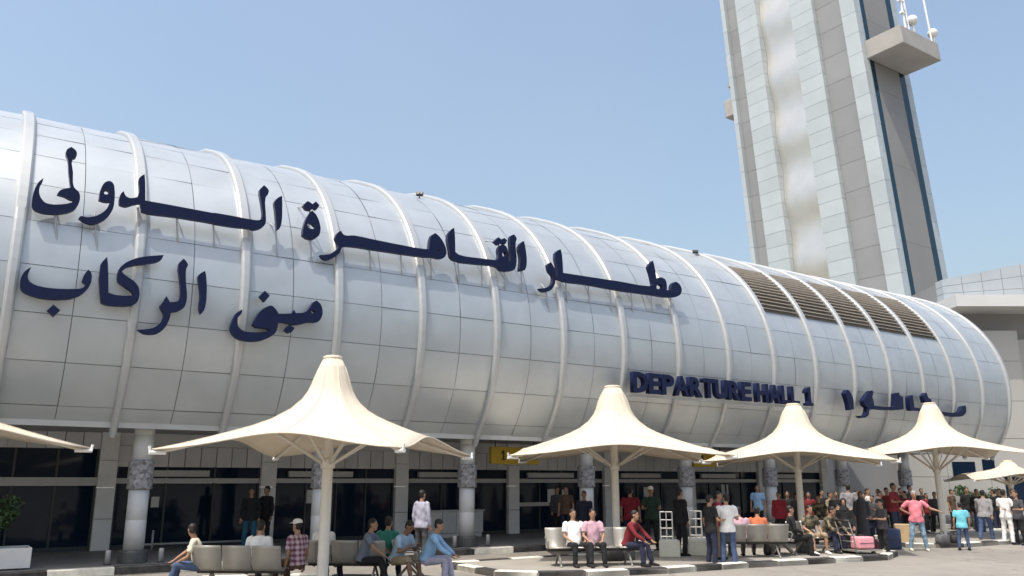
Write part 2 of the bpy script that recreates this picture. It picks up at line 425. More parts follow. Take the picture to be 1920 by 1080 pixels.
# ------------------------------------------------------------------ lettering on the barrel
AIRPORT_NAME=[[[(1.33,8.88),(1.41,8.96),(1.51,8.89),(1.52,8.75),(1.46,8.7),(1.5,8.4),(1.55,8.09),(1.66,7.99),(1.69,7.87),(1.67,7.72),(1.6,7.59),(1.43,7.49),(1.24,7.44),(1.02,7.43),(0.87,7.49),(0.83,7.71),(0.85,7.92),(0.9,8.07),(0.98,8.17),(0.97,8.1),(0.94,8.01),(0.93,7.87),(0.97,7.75),(1.07,7.65),(1.22,7.64),(1.39,7.68),(1.53,7.74),(1.59,7.8),(1.5,7.81),(1.4,7.85),(1.26,7.87),(1.3,7.96),(1.4,8.03),(1.49,8.06),(1.42,8.39),(1.37,8.68),(1.33,8.76)]],[[(2.05,8.04),(2.06,8.14),(2.11,8.29),(2.2,8.36),(2.28,8.33),(2.33,8.18),(2.35,7.97),(2.34,7.76),(2.27,7.58),(2.15,7.44),(1.98,7.35),(1.85,7.36),(1.71,7.43),(1.74,7.48),(1.86,7.48),(2.01,7.53),(2.13,7.62),(2.22,7.74),(2.27,7.9),(2.18,7.88),(2.05,7.9)],[(2.12,8.11),(2.18,8.15),(2.23,8.12),(2.19,8.05),(2.14,8.05)]],[[(2.44,7.96),(2.46,8.12),(2.51,8.19),(2.56,8.09),(2.66,8.06),(2.8,8.11),(2.82,8.25),(2.79,8.55),(2.89,8.66),(2.92,8.46),(2.96,8.06),(3.28,8.06),(3.85,8.05),(4.43,8.04),(4.43,8.05),(4.86,8.05),(5.26,8.04),(5.48,8.06),(5.54,8.12),(5.5,8.48),(5.44,8.8),(5.53,8.94),(5.65,8.84),(5.63,8.71),(5.59,8.65),(5.62,8.23),(5.63,8.0),(5.54,7.87),(5.37,7.8),(5.28,7.81),(4.88,7.79),(4.45,7.79),(4.45,7.8),(3.58,7.8),(3.02,7.78),(2.91,7.8),(2.87,7.98),(2.74,7.93),(2.58,7.85),(2.46,7.87)]],[[(5.81,8.57),(5.9,8.71),(5.98,8.76),(6.0,8.54),(6.01,8.07),(5.97,7.93),(5.91,7.87),(5.89,8.05),(5.84,8.38)]],[[(6.52,8.62),(6.62,8.75),(6.71,8.72),(6.75,8.69),(6.83,8.78),(6.93,8.7),(6.86,8.57),(6.78,8.6),(6.71,8.53),(6.6,8.53)]],[[(6.75,8.53),(6.86,8.44),(6.95,8.27),(6.99,8.1),(6.96,7.93),(6.83,7.81),(6.67,7.8),(6.55,7.86),(6.55,8.03),(6.61,8.28),(6.68,8.43)],[(6.65,8.16),(6.73,8.22),(6.87,8.12),(6.78,8.06),(6.67,8.08)]],[[(7.02,7.44),(7.24,7.49),(7.37,7.58),(7.47,7.7),(7.45,7.8),(7.38,7.93),(7.43,8.06),(7.52,8.15),(7.6,8.05),(7.88,8.08),(8.43,8.06),(9.18,8.04),(9.89,8.04),(10.01,8.06),(10.03,8.33),(10.08,8.45),(10.19,8.53),(10.32,8.45),(10.48,8.25),(10.54,8.03),(10.46,7.88),(10.34,7.84),(10.13,7.85),(9.89,7.82),(9.19,7.8),(8.44,7.79),(7.71,7.77),(7.56,7.73),(7.53,7.6),(7.41,7.46),(7.24,7.35),(7.11,7.35)],[(10.26,8.12),(10.33,8.11),(10.36,8.04),(10.29,8.02)]],[[(10.57,8.55),(10.76,8.78),(10.79,8.57),(10.81,8.1),(10.94,8.04),(11.51,8.04),(12.16,8.07),(12.21,8.19),(12.19,8.4),(12.3,8.54),(12.45,8.53),(12.53,8.37),(12.55,8.1),(12.59,8.09),(12.63,8.21),(12.59,8.65),(12.62,8.85),(12.73,8.92),(12.82,8.82),(12.78,8.67),(12.82,8.15),(12.74,7.88),(12.55,7.81),(12.3,7.8),(12.2,7.87),(11.51,7.86),(10.8,7.86),(10.68,7.93),(10.63,8.12)],[(12.33,8.3),(12.41,8.37),(12.47,8.29),(12.42,8.21),(12.35,8.21)]],[[(12.06,8.6),(12.21,8.75),(12.31,8.7),(12.4,8.76),(12.5,8.7),(12.42,8.57),(12.31,8.6),(12.2,8.52)]],[[(12.89,8.58),(13.07,8.78),(13.12,8.6),(13.17,8.16),(13.1,7.92),(12.92,7.87),(12.95,8.26)]],[[(13.91,8.2),(14.03,8.29),(14.16,8.12),(14.2,7.9),(14.17,7.67),(14.03,7.46),(13.75,7.36),(13.6,7.44),(13.91,7.52),(14.06,7.65),(14.09,7.88),(13.96,8.0)]],[[(14.2,8.58),(14.39,8.74),(14.44,8.57),(14.47,8.03),(15.31,8.04),(16.67,8.06),(17.86,8.07),(18.06,8.12),(17.96,8.51),(17.89,8.7),(18.1,8.94),(18.18,8.64),(18.21,8.35),(18.4,8.43),(18.61,8.38),(18.67,8.16),(18.65,8.04),(18.84,8.06),(18.88,8.24),(19.06,8.37),(19.24,8.31),(19.33,8.15),(19.24,7.95),(18.69,7.81),(18.04,7.8),(16.66,7.77),(15.3,7.79),(14.51,7.77),(14.27,7.82),(14.27,8.09)],[(18.2,8.1),(18.33,8.22),(18.47,8.14),(18.42,8.05),(18.22,8.03)]]]
PASSENGER_BUILDING=[[[(0.81,5.96),(0.86,6.11),(0.96,6.21),(0.94,6.14),(0.92,6.03),(0.95,5.93),(1.06,5.86),(1.23,5.83),(1.44,5.83),(1.73,5.86),(1.92,5.91),(1.96,5.99),(1.89,6.04),(1.92,6.2),(1.98,6.3),(2.04,6.24),(2.06,6.07),(2.02,5.92),(1.91,5.77),(1.73,5.66),(1.49,5.61),(1.26,5.6),(1.01,5.64),(0.85,5.72)]],[[(1.33,5.37),(1.43,5.5),(1.56,5.4),(1.46,5.26)]],[[(2.2,6.46),(2.3,6.62),(2.33,6.48),(2.4,5.87),(2.51,5.84),(2.71,5.84),(2.89,5.87),(2.83,5.95),(2.69,6.04),(2.56,6.13),(2.54,6.31),(2.57,6.43),(2.69,6.57),(2.94,6.71),(3.4,6.83),(3.35,6.7),(3.09,6.59),(2.83,6.51),(2.68,6.44),(2.61,6.35),(2.67,6.29),(2.86,6.18),(2.97,6.05),(3.0,5.88),(2.96,5.72),(2.83,5.64),(2.6,5.61),(2.38,5.61),(2.29,5.64)]],[[(3.73,6.69),(3.82,6.81),(3.92,6.69),(3.89,6.59),(3.91,6.29),(3.96,5.94),(3.92,5.73),(3.8,5.63),(3.66,5.59),(3.64,5.43),(3.57,5.25),(3.44,5.11),(3.28,5.07),(3.15,5.08),(3.04,5.15),(3.22,5.18),(3.37,5.24),(3.49,5.38),(3.52,5.53),(3.43,5.7),(3.48,5.79),(3.54,5.93),(3.62,5.81),(3.78,5.85),(3.82,5.92),(3.79,6.28)]],[[(4.16,6.48),(4.29,6.6),(4.32,6.5),(4.37,5.99),(4.34,5.71),(4.28,5.62),(4.24,5.73),(4.24,6.03),(4.18,6.33)]],[[(4.94,5.36),(4.98,5.57),(5.05,5.73),(5.17,5.83),(5.16,5.74),(5.08,5.61),(5.11,5.43),(5.23,5.34),(5.47,5.33),(5.68,5.36),(5.83,5.41),(5.74,5.45),(5.52,5.45),(5.43,5.5),(5.49,5.66),(5.59,5.84),(5.73,5.96),(5.82,5.99),(5.93,5.92),(6.0,5.82),(6.24,5.85),(6.33,5.88),(6.36,5.95),(6.41,5.88),(6.62,5.92),(6.75,6.05),(6.82,6.19),(6.9,6.24),(7.0,6.16),(7.06,5.99),(7.03,5.82),(6.94,5.72),(6.74,5.7),(6.58,5.64),(6.39,5.6),(6.13,5.63),(6.01,5.61),(6.0,5.49),(5.95,5.36),(5.78,5.22),(5.54,5.13),(5.3,5.12),(5.12,5.15),(5.01,5.23)],[(6.77,5.96),(6.82,6.0),(6.88,5.97),(6.85,5.92),(6.8,5.91)]],[[(6.17,5.46),(6.27,5.59),(6.4,5.53),(6.35,5.44),(6.27,5.39)]],[[(5.54,6.18),(5.65,6.32),(5.77,6.22),(5.66,6.06)]]]
DEPARTURE_ARABIC=[[[(27.14,5.18),(27.31,5.33),(27.48,5.22),(27.6,4.99),(27.58,4.62),(27.31,4.58),(27.28,4.84)]],[[(27.91,4.4),(28.22,4.41),(28.37,4.55),(28.44,4.73),(28.27,4.81),(28.22,4.98),(28.45,5.18),(28.66,5.3),(28.89,5.26),(28.8,5.15),(28.85,5.01),(28.85,4.82),(29.56,4.81),(30.21,4.84),(30.29,5.13),(30.32,5.36),(30.58,5.41),(30.64,5.29),(30.83,5.26),(30.78,4.77),(30.32,4.72),(29.54,4.69),(28.78,4.68),(28.53,4.63),(28.46,4.46),(28.22,4.35),(27.97,4.34)]],[[(28.66,5.31),(28.82,5.39),(28.92,5.33),(28.78,5.24)]],[[(31.26,5.29),(31.5,5.36),(31.53,5.11),(31.54,4.88),(32.05,4.86),(33.57,4.8),(34.55,4.81),(34.92,4.9),(35.05,5.06),(35.36,5.14),(35.37,4.91),(35.1,4.71),(34.61,4.64),(33.64,4.68),(32.07,4.77),(31.27,4.74),(31.23,4.95)]],[[(32.26,5.38),(32.51,5.52),(32.62,5.31),(32.82,5.25),(32.79,5.14),(32.33,5.11)]]]
def facade_matrix(w):
    m = Matrix((( U.x, 0, -Wv.x, Wv.x*w), (U.y, 0, -Wv.y, Wv.y*w), (0, 1, 0, 0), (0,0,0,1)))
    return m
def curve_letter(loops, depth):
    cu = bpy.data.curves.new('letter', 'CURVE'); cu.dimensions = '2D'; cu.fill_mode = 'BOTH'; cu.extrude = depth; cu.resolution_u = 3
    for lp in loops:
        sp = cu.splines.new('BEZIER'); sp.bezier_points.add(len(lp)-1); n = len(lp)
        for i, (a, b) in enumerate(lp):
            bp = sp.bezier_points[i]; bp.co = (a, b, 0)
            pa = Vector(lp[i-1]); pb = Vector(lp[(i+1)%n]); p = Vector((a,b))
            d1 = (p-pa); d2 = (pb-p)
            ang = d1.angle(d2, 0) if d1.length > 0 and d2.length > 0 else 0
            bp.handle_left_type = bp.handle_right_type = 'FREE'
            tg = (d1.normalized()+d2.normalized())
            k = .30 if ang < R(62) else 0.0
            tg = tg.normalized() if tg.length > 1e-6 else Vector((0,0))
            hl = p - tg*d1.length*k; hr = p + tg*d2.length*k
            bp.handle_left = (hl.x, hl.y, 0); bp.handle_right = (hr.x, hr.y, 0)
        sp.use_cyclic_u = True
    tmp = bpy.data.objects.new('letter', cu)
    dg = bpy.context.evaluated_depsgraph_get
    C.objects.link(tmp); me = bpy.data.meshes.new_from_object(tmp.evaluated_get(dg())); bpy.data.objects.remove(tmp)
    return me
def lettering(name, data, w, depth, label, struts=True):
    data = [[[(KB*a, kz(b)) for a, b in lp] for lp in comp] for comp in data]; w = w*KB
    kl = 1.007; data = [[[(kl*a, CAMH+kl*(b-CAMH)) for a, b in lp] for lp in comp] for comp in data]; w *= kl
    ts = [p[0] for comp in data for p in comp[0]]; zs = [p[1] for comp in data for p in comp[0]]
    org = P(min(ts), w, min(zs)); root = thing(name, org, 0, label, 'sign')
    inv = Matrix.Translation(org).inverted()
    for comp in data:
        me = curve_letter(comp, depth); me.transform(inv @ facade_matrix(w)); me.materials.clear(); me.materials.append(M_NAVY)
        o = link(bpy.data.objects.new('letter', me), root)
        if struts:
            t0 = min(p[0] for p in comp[0]); t1 = max(p[0] for p in comp[0]); zlo = min(p[1] for p in comp[0])
            n = max(1, round((t1-t0)/.95))
            for j in range(n):
                t = t0 + (t1-t0)*(j+.5)/n
                zz = [p[1] for p in comp[0] if abs(p[0]-t) < .35]
                if not zz: zz = [p[1] for p in comp[0]]
                z0 = (min(zz)+max(zz))/2 if max(zz)-min(zz) < .5 else min(zz)+.12
                bm = bmesh.new()                            # nearest barrel point by height
                def surf(z):
                    best = None
                    for s_ in range(0, 140):
                        q = at_arc(s_*.1)
                        if best is None or abs(q[1]-z) < abs(best[1]-z): best = q
                    return best
                for zt, dt in ((z0-.75, .12), (z0+.25, 0)):
                    q = surf(zt); tube(bm, [inv @ P(t, w+.04, z0), inv @ P(t+dt, q[0]+.02, q[1])], .022, 6)
                obj('strut', bm, M_STRUT, root)
    return root
lettering('wall_lettering', AIRPORT_NAME, 19.0, .07, 'upper line of large navy Arabic letters standing off the silver barrel')
lettering('wall_lettering', PASSENGER_BUILDING, 18.75, .07, 'second line of navy Arabic letters, below left of the longer one', False)
lettering('wall_lettering', DEPARTURE_ARABIC, 18.72, .10, 'small navy Arabic lettering above the right-hand canopies', False)
def text_sign(txt, t0, t1, z0, z1, w, depth, root, off):
    cu = bpy.data.curves.new('letter', 'FONT'); cu.body = txt; cu.size = 1; cu.extrude = .5; cu.offset = off; cu.resolution_u = 3
    tmp = bpy.data.objects.new('letter', cu); C.objects.link(tmp)
    me = bpy.data.meshes.new_from_object(tmp.evaluated_get(bpy.context.evaluated_depsgraph_get())); bpy.data.objects.remove(tmp)
    xs = [v.co.x for v in me.vertices]; ys = [v.co.y for v in me.vertices]
    sx = (t1-t0)/(max(xs)-min(xs)); sy = (z1-z0)/(max(ys)-min(ys))
    mm = Matrix.Translation((t0-min(xs)*sx, z0-min(ys)*sy, 0)) @ Matrix.Diagonal((sx, sy, depth*2, 1))
    me.transform(mm); return me
root = thing('wall_lettering', P(16.79*KB, 18.7*KB, kz(4.63)), 0, 'navy DEPARTURE HALL 1 block letters across the lower barrel', 'sign')
inv = Matrix.Translation(root.location).inverted()
txt = 'DEPARTURE HALL'
adv = {'D':1.0,'E':.86,'P':.9,'A':1.0,'R':.98,'T':.88,'U':.96,'H':1.0,'L':.8,' ':.36}
tot = sum(adv[c] for c in txt); x = 16.79*KB; sc = (24.52-16.79)*KB/tot
for c in txt:
    wd = adv[c]*sc
    if c != ' ':
        me = text_sign(c, x+.02, x+wd-.02, kz(4.63), kz(5.25), 18.7*KB, .09, root, .035)
        me.transform(inv @ facade_matrix(18.7*KB)); me.materials.clear(); me.materials.append(M_NAVY); link(bpy.data.objects.new('letter', me), root)
    x += wd
me = curve_letter([[(KB*a_, kz(b_)) for a_, b_ in [(24.86,4.63),(25.24,4.63),(25.24,4.72),(25.13,4.72),(25.13,5.28),(25.03,5.28),(24.87,5.14),(24.87,5.06),(24.98,5.11),(24.98,4.72),(24.86,4.72)]]], .09)
me.transform(inv @ facade_matrix(18.7*KB)); me.materials.clear(); me.materials.append(M_NAVY); link(bpy.data.objects.new('letter', me), root)
bm = bmesh.new(); tbox(bm, 16.7*KB, 25.3*KB, 18.78*KB, 18.84*KB, kz(4.53), kz(4.60))
o = obj('bracket', bm, M_STRUT, root); o.matrix_parent_inverse = inv
# yellow entrance signs hung under the soffit
for t0, t1, lb in ((15.5,17.5,'yellow entrance sign hung beside the second canopy corner'),(25.2,27.0,'yellow entrance sign half hidden between second and third canopies')):
    root = thing('hanging_sign', P(t0,24.5,2.62), 0, lb, 'sign', 'yellow entrance signs'); iv = Matrix.Translation(root.location).inverted()
    bm = bmesh.new(); tbox(bm, t0, t1, 24.45, 24.60, 2.62, 3.2); o = obj('sign_box', bm, M_YEL, root); o.matrix_parent_inverse = iv; bevel_mod(o, .01, 1)
    bm = bmesh.new()
    for tt in (t0+.2, t1-.2): tube(bm, [P(tt,24.52,3.2), P(tt,24.52,3.42)], .02)
    o = obj('hanger', bm, M_DARKM, root); o.matrix_parent_inverse = iv
    for gx, gw, ch in ((t0+.42, .13, '1'),):
        me = curve_letter([[(gx,2.76),(gx+.14,2.76),(gx+.14,2.80),(gx+.10,2.80),(gx+.10,3.08),(gx+.05,3.08),(gx-.01,3.01),(gx-.01,2.97),(gx+.045,3.0),(gx+.045,2.80),(gx,2.80)]], .006); me.transform(iv @ facade_matrix(24.44)); me.materials.clear(); me.materials.append(M_BLACKP)
        link(bpy.data.objects.new('numeral', me), root)

# ------------------------------------------------------------------ control tower
def tower_panel_mat(name, col, metal, rough):
    return mat(name, col, rough, metal, .04, .5, 0, 1, .05)
M_TW = tower_panel_mat('tower_white', (.44,.485,.50), .1, .5)
M_TG = tower_panel_mat('tower_grey', (.27,.275,.28), .1, .6)
M_TBR = mat('tower_concrete', (.25,.245,.238), .7, 0, .06, .3)
M_TEAL = mat('tower_teal_glass', (.004,.032,.055), .15, 0, spec=.3)
M_SHINE = mat('tower_sheet_metal', (.66,.635,.58), .36, .78, .05, .6)
tower = thing('control_tower', P(75, 50, 0), 0, 'tall tapering control tower with white and grey panel bands behind the terminal', 'tower')
tinv = Matrix.Translation(tower.location).inverted()
LEAN = .066
def TP(t, w, z): return P(t, w + LEAN*(z-22.5), z)
def tpart(name, bm, m, parent=None, smooth=False):
    o = obj(name, bm, m, None, smooth); o.parent = parent or tower
    if parent is None: o.matrix_parent_inverse = tinv
    return o
TZ = 66.0
def tower_box(bm, t0, t1, w0, w1, z0, z1):
    vs = [bm.verts.new(TP(*v)) for v in ((t0,w0,z0),(t1,w0,z0),(t1,w1,z0),(t0,w1,z0),(t0,w0,z1),(t1,w0,z1),(t1,w1,z1),(t0,w1,z1))]
    for f in ((0,3,2,1),(4,5,6,7),(0,1,5,4),(1,2,6,5),(2,3,7,6),(3,0,4,7)): bm.faces.new([vs[i] for i in f])
def band(t0, t1, w0, w1, step, gap=.03, z0=0.0):
    bm = bmesh.new(); z = z0
    while z < TZ:
        z1 = min(z+step, TZ); tower_box(bm, t0, t1, w0, w1, z+gap/2, z1-gap/2); z = z1
    return bm
TC = 70.8
bm = bmesh.new(); tower_box(bm, TC+1.0, 78.6, 42.62, 58.3, 0, TZ); tpart('core_wall', bm, M_TG)
tpart('wall_panel', band(TC, TC+1.4, 57.95, 58.5, 3.0), M_TW)
tpart('wall_panel', band(TC+.55, TC+1.2, 56.33, 57.93, 3.0), M_TG)
tpart('wall_panel', band(TC, TC+1.2, 53.62, 56.31, 1.55), M_TW)
tpart('wall_panel', band(TC, TC+1.2, 46.52, 49.22, 1.55), M_TW)
tpart('wall_panel', band(TC+.55, TC+1.2, 43.42, 46.50, 3.0), M_TG)
tpart('wall_panel', band(TC, TC+.55, 41.82, 43.40, 2.3), M_TW)
bm = bmesh.new(); prev = None; n = 220; PER = 7.2      # bulging polished sheets between the white bands
for k in range(n+1):
    z = TZ*k/n; ph = ((z+1.2) % PER)/PER; d = .17*(1-math.cos(2*math.pi*ph))
    cur = [bm.verts.new(TP(TC+.95-d, w, z)) for w in (49.24, 51.4, 53.60)]
    if prev:
        for j in range(2): bm.faces.new((prev[j], prev[j+1], cur[j+1], cur[j]))
    prev = cur
tpart('sheet_metal_panel', bm, M_SHINE, None, True)
# right face
tpart('wall_panel', band(TC+.56, TC+1.0, 41.80, 42.5, 3.0), M_TW)
tpart('glass_strip', band(TC+1.02, TC+1.85, 41.86, 42.6, 4.0, .02), M_TEAL)
tpart('concrete_wall', band(TC+1.87, 76.9, 41.86, 42.6, 8.0, .02), M_TBR)
tpart('glass_strip', band(76.92, 77.9, 41.86, 42.6, 4.0, .02), M_TEAL)
tpart('wall_panel', band(77.92, 78.9, 41.84, 42.7, 3.0), M_TW)
bm = bmesh.new()
lp = [TP(TC-.1,41.7,TZ+.05),TP(79.1,41.7,TZ+.05),TP(79.1,58.6,TZ+.05),TP(TC-.1,58.6,TZ+.05)]
prism(bm, [(v.x,v.y) for v in lp], TZ+.02, TZ+1.2); tpart('parapet', bm, M_TW)
# balcony high on the right face
bm = bmesh.new(); tower_box(bm, TC+.6, 78.0, 37.95, 41.80, 43.05, 45.0)
bal = tpart('balcony', bm, M_CONC); bevel_mod(bal, .05, 1)
bm = bmesh.new(); tower_box(bm, TC+.75, 77.85, 38.1, 41.78, 45.003, 45.05)
def bpart(name, bm, m, smooth=False):
    o = obj(name, bm, m, None, smooth); o.parent = bal; return o
bpart('deck', bm, M_DARKM)
for t, w, r, z in ((75.1,38.6,.55,47.0),(78.3,38.4,.5,46.5)):
    bm = bmesh.new(); bmesh.ops.create_uvsphere(bm, u_segments=20, v_segments=12, radius=r, matrix=Matrix.Translation(TP(t,w,z))); 
    tube(bm, [TP(t,w,45.0), TP(t,w,z)], .12); bpart('antenna_dome', bm, M_WHITE, True)
bm = bmesh.new()
tube(bm, [TP(73.4,38.5,45), TP(73.4,38.5,53)], .11); tube(bm, [TP(74.2,38.6,45), TP(74.2,38.6,49.5)], .09)
for z in (47.2,48.6,50.2,51.6): tube(bm, [TP(73.0,38.5,z), TP(73.8,38.5,z)], .14)
tube(bm, [TP(77.6,38.3,45), TP(77.6,38.3,54)], .10)
bpart('antenna_mast', bm, M_WHITE)
# small drum on the left edge with a whip antenna above
bm = bmesh.new(); tower_box(bm, TC+.2, TC+1.8, 58.52, 59.9, 43.4, 45.6); bevel_mod(tpart('side_box', bm, M_CONC), .12, 2)
bm = bmesh.new(); tube(bm, [TP(TC+.9,59.2,45.5), TP(TC+.9,59.2,51.5)], .09, 6); tube(bm, [TP(TC+.9,59.2,47.4), TP(TC+.9,59.2,47.9)], .25, 8); tpart('whip_antenna', bm, M_STRUT)

# ------------------------------------------------------------------ neighbouring hall on the right
M_HALL = mat('hall_wall', (.40,.39,.365), .7, 0, .05, .25)
M_HALLD = mat('hall_recess', (.24,.24,.245), .6, 0, .08, .3)
M_HROOF = mat('hall_roof_sheet', (.44,.475,.50), .45, .2, .04, .5)
hall = thing('hall_building', (45, 55, 0), 0, 'pale hall with flat white fascia and ribbed roof beyond the barrel end', 'building')
hinv = Matrix.Translation(hall.location).inverted()
def hpart(name, bm, m, parent=None):
    o = obj(name, bm, m, None); o.parent = parent or hall
    if parent is None: o.matrix_parent_inverse = hinv
    return o
Y0 = 52.0; H1 = Matrix.Rotation(R(-2.0), 4, 'Z')
bm = bmesh.new()
xs = [24.0, 26.6, 29.2, 32.0]
for a, b in zip(xs[:-1], xs[1:]):
    for z0, z1 in ((0,2.3),(2.3,4.6),(4.6,6.9),(6.9,9.4),(9.4,11.35)): box(bm, a+.012, b-.012, Y0, Y0+2, z0+.012, z1-.012)
hpart('wall_panel', bm, M_HALL)
bm = bmesh.new(); box(bm, 32.02, 70, Y0+.5, Y0+3, 0, 10.85); hpart('wall_panel', bm, M_HALL)
bm = bmesh.new(); box(bm, 20, 70, Y0+1.0, Y0+2.4, 0, 12.7); hpart('recess_wall', bm, M_HALLD)
bm = bmesh.new(); box(bm, 27.6, 75, Y0-1.5, Y0+4, 12.62, 13.35); hpart('fascia', bm, mat('fascia_panel', (.60,.60,.59), .6, 0, .05, .5))
bm = bmesh.new(); x = 27.8                              # panelled upper slab rising to the right
while x < 76:
    nrow = 3
    tops = [14.75 + (q-27.8)*.20 - max(0, q-36)**2*.003 for q in (x+.015, x+1.285)]
    for j in range(nrow):
        lo = [13.372 + (t_-13.36)*j/nrow for t_ in tops]; hi = [13.348 + (t_-13.36)*(j+1)/nrow for t_ in tops]
        vs = box(bm, x+.015, x+1.285, Y0+.3+.02*j, Y0+1.2, 0, 1)
        for i_, zz in zip((0,3,1,2,4,7,5,6), (lo[0],lo[0],lo[1],lo[1],hi[0],hi[0],hi[1],hi[1])): vs[i_].co.z = zz
    x += 1.3
hpart('upper_slab', bm, M_HROOF)
bm = bmesh.new(); box(bm, 27.8, 76, Y0+1.22, Y0+22, 13.36, 14.6); hpart('roof', bm, M_HALLD)
for x0, x1, z0, z1 in ((26.9,28.3,2.25,3.2),(28.75,29.5,2.2,3.35),(30.0,31.6,.3,2.3)):
    bm = bmesh.new(); box(bm, x0, x1, Y0-.03, Y0-.015, z0, z1); hpart('window', bm, M_GLASS)

# ------------------------------------------------------------------ tensile canopies
PROF = [(.055,0),(.085,.12),(.115,.245),(.145,.365),(.18,.455),(.25,.565),(.36,.675),(.47,.75),(.58,.81),(.72,.88),(.86,.945),(1,1)]
def canopy(t, w, r, zp, zc, label, rot=0, midz=.27, scallop=.90):
    root = thing('shade_canopy', P(t, w, .1), 0, label, 'canopy', 'tent-shaped shade canopies along the kerb')
    zk = min(2.34, zc-.30)
    a0 = math.atan2(U.y, U.x) + rot; N = 64
    bm = bmesh.new(); rings = []
    for inner in (0, 1):
        rr = []
        for s, dz in PROF:
            ring = []
            for k in range(N):
                th = 2*math.pi*k/N
                q = (th % (math.pi/2)) - math.pi/4                        # 0 mid side, +-pi/4 at corners
                side = r*math.cos(math.pi/4)/math.cos(q)                   # straight square edge
                e = 1 - (1-scallop)*(math.cos(2*q))**1.0
                er = side*e
                er = r*.055 + (er - r*.055) if s > .1 else er
                rad = r*s if s < .1 else (s*er + (r*.14)*(1-s)**3*(1 - er/r))
                ze = zc + midz*(math.cos(2*q))**1.3 if abs(q) < math.pi/4-1e-6 else zc
                z = zp + (ze-zp)*dz - .1 - (.014 if inner else 0)
                rad *= 1 + .012*math.sin(16*th)*(1-s) ; z += .010*math.sin(24*th+1)*s*(1-s)*3
                ring.append(bm.verts.new((rad*math.cos(th+a0), rad*math.sin(th+a0), z)))
            rr.append(ring)
        rings.append(rr)
    for rr in rings:
        for a, b in zip(rr[:-1], rr[1:]):
            for k in range(N): bm.faces.new((a[k], a[(k+1)%N], b[(k+1)%N], b[k]))
    for lvl in (0, -1):
        a, b = rings[0][lvl], rings[1][lvl]
        for k in range(N): bm.faces.new((a[k], a[(k+1)%N], b[(k+1)%N], b[k]))
    for k in range(0, N, 8):
        tube(bm, [rr[k].co + Zv*.003 for rr in rings[0][1:]], .009, 5)
    ring = [v.co.copy() for v in rings[0][-1]]; tube(bm, ring + [ring[0]], .016, 6)
    obj('membrane', bm, M_MEMB, root, True)
    bm = bmesh.new(); lathe(bm, [(.055*r+.012, zp-.13),(.055*r+.012, zp-.07),(.055*r-.03, zp-.05)], 32); obj('top_ring', bm, M_MEMB, root, True)
    bm = bmesh.new(); lathe(bm, [(.15,0),(.15,.02),(.105,.03),(.100,zk),(.085,(zk+zp)*.5-.1),(.07,zp-.2)], 24); obj('pole', bm, M_POLE, root, True)
    bm = bmesh.new(); lathe(bm, [(.10,zk-.1),(.135,zk-.08),(.135,zk+.08),(.10,zk+.1)], 24); obj('collar', bm, M_POLE, root)
    for k in range(4):
        th = a0 + k*math.pi/2; d = Vector((math.cos(th), math.sin(th), 0))
        zm = lambda f: zp + (zc-zp)*f - .17
        bm = bmesh.new(); tube(bm, [d*.1+Zv*zk, d*(r*.40)+Zv*zm(.705), d*(r*.58)+Zv*zm(.81), d*(r*.8)+Zv*(zm(.92)+.01), d*(r-.06)+Zv*(zc-.155)], [.036,.034,.032,.03,.03], 8)
        arm = obj('arm', bm, M_POLE, root, True)
        bm = bmesh.new(); tube(bm, [d*(r*.93)+Zv*(zc-.15), d*(r+.05)+Zv*(zc-.15)], .036, 8); tube(bm, [d*(r+.03)+Zv*(zc-.16), d*(r+.05)+Zv*(zc-.04)], .024, 6)
        obj('arm_tip', bm, M_WHITE, arm)
        th2 = th + math.pi/4; d2 = Vector((math.cos(th2), math.sin(th2), 0)); rm = r*.707*scallop*.62
        zmid = zp + (zc+midz-zp)*.81 - .16
        bm = bmesh.new(); tube(bm, [d2*.1+Zv*zk, d2*rm+Zv*zmid], .02, 6); obj('strut', bm, M_POLE, root)
    return root
canopy(-1.3, 17.7, 3.55, 4.75, 2.66, 'cream canopy cut off by the left edge, only its corner in view')
canopy(6.07, 15.38, 3.15, 4.385, 2.575, 'largest cream canopy, in front of the left half of the terminal')
canopy(15.28, 17.8, 3.85, 4.60, 2.66, 'second largest cream canopy, right of the picture centre below DEPARTURE', R(8))
canopy(22.4, 17.3, 3.75, 4.42, 2.62, 'cream canopy just right of the numeral 1, between two other canopies', R(-7))
canopy(30.65, 17.5, 3.78, 4.88, 2.95, 'cream canopy at the right edge before the barrel end')
canopy(40.0, 19.5, 3.0, 2.92, 2.10, 'small distant low canopy at far right, partly cut off')
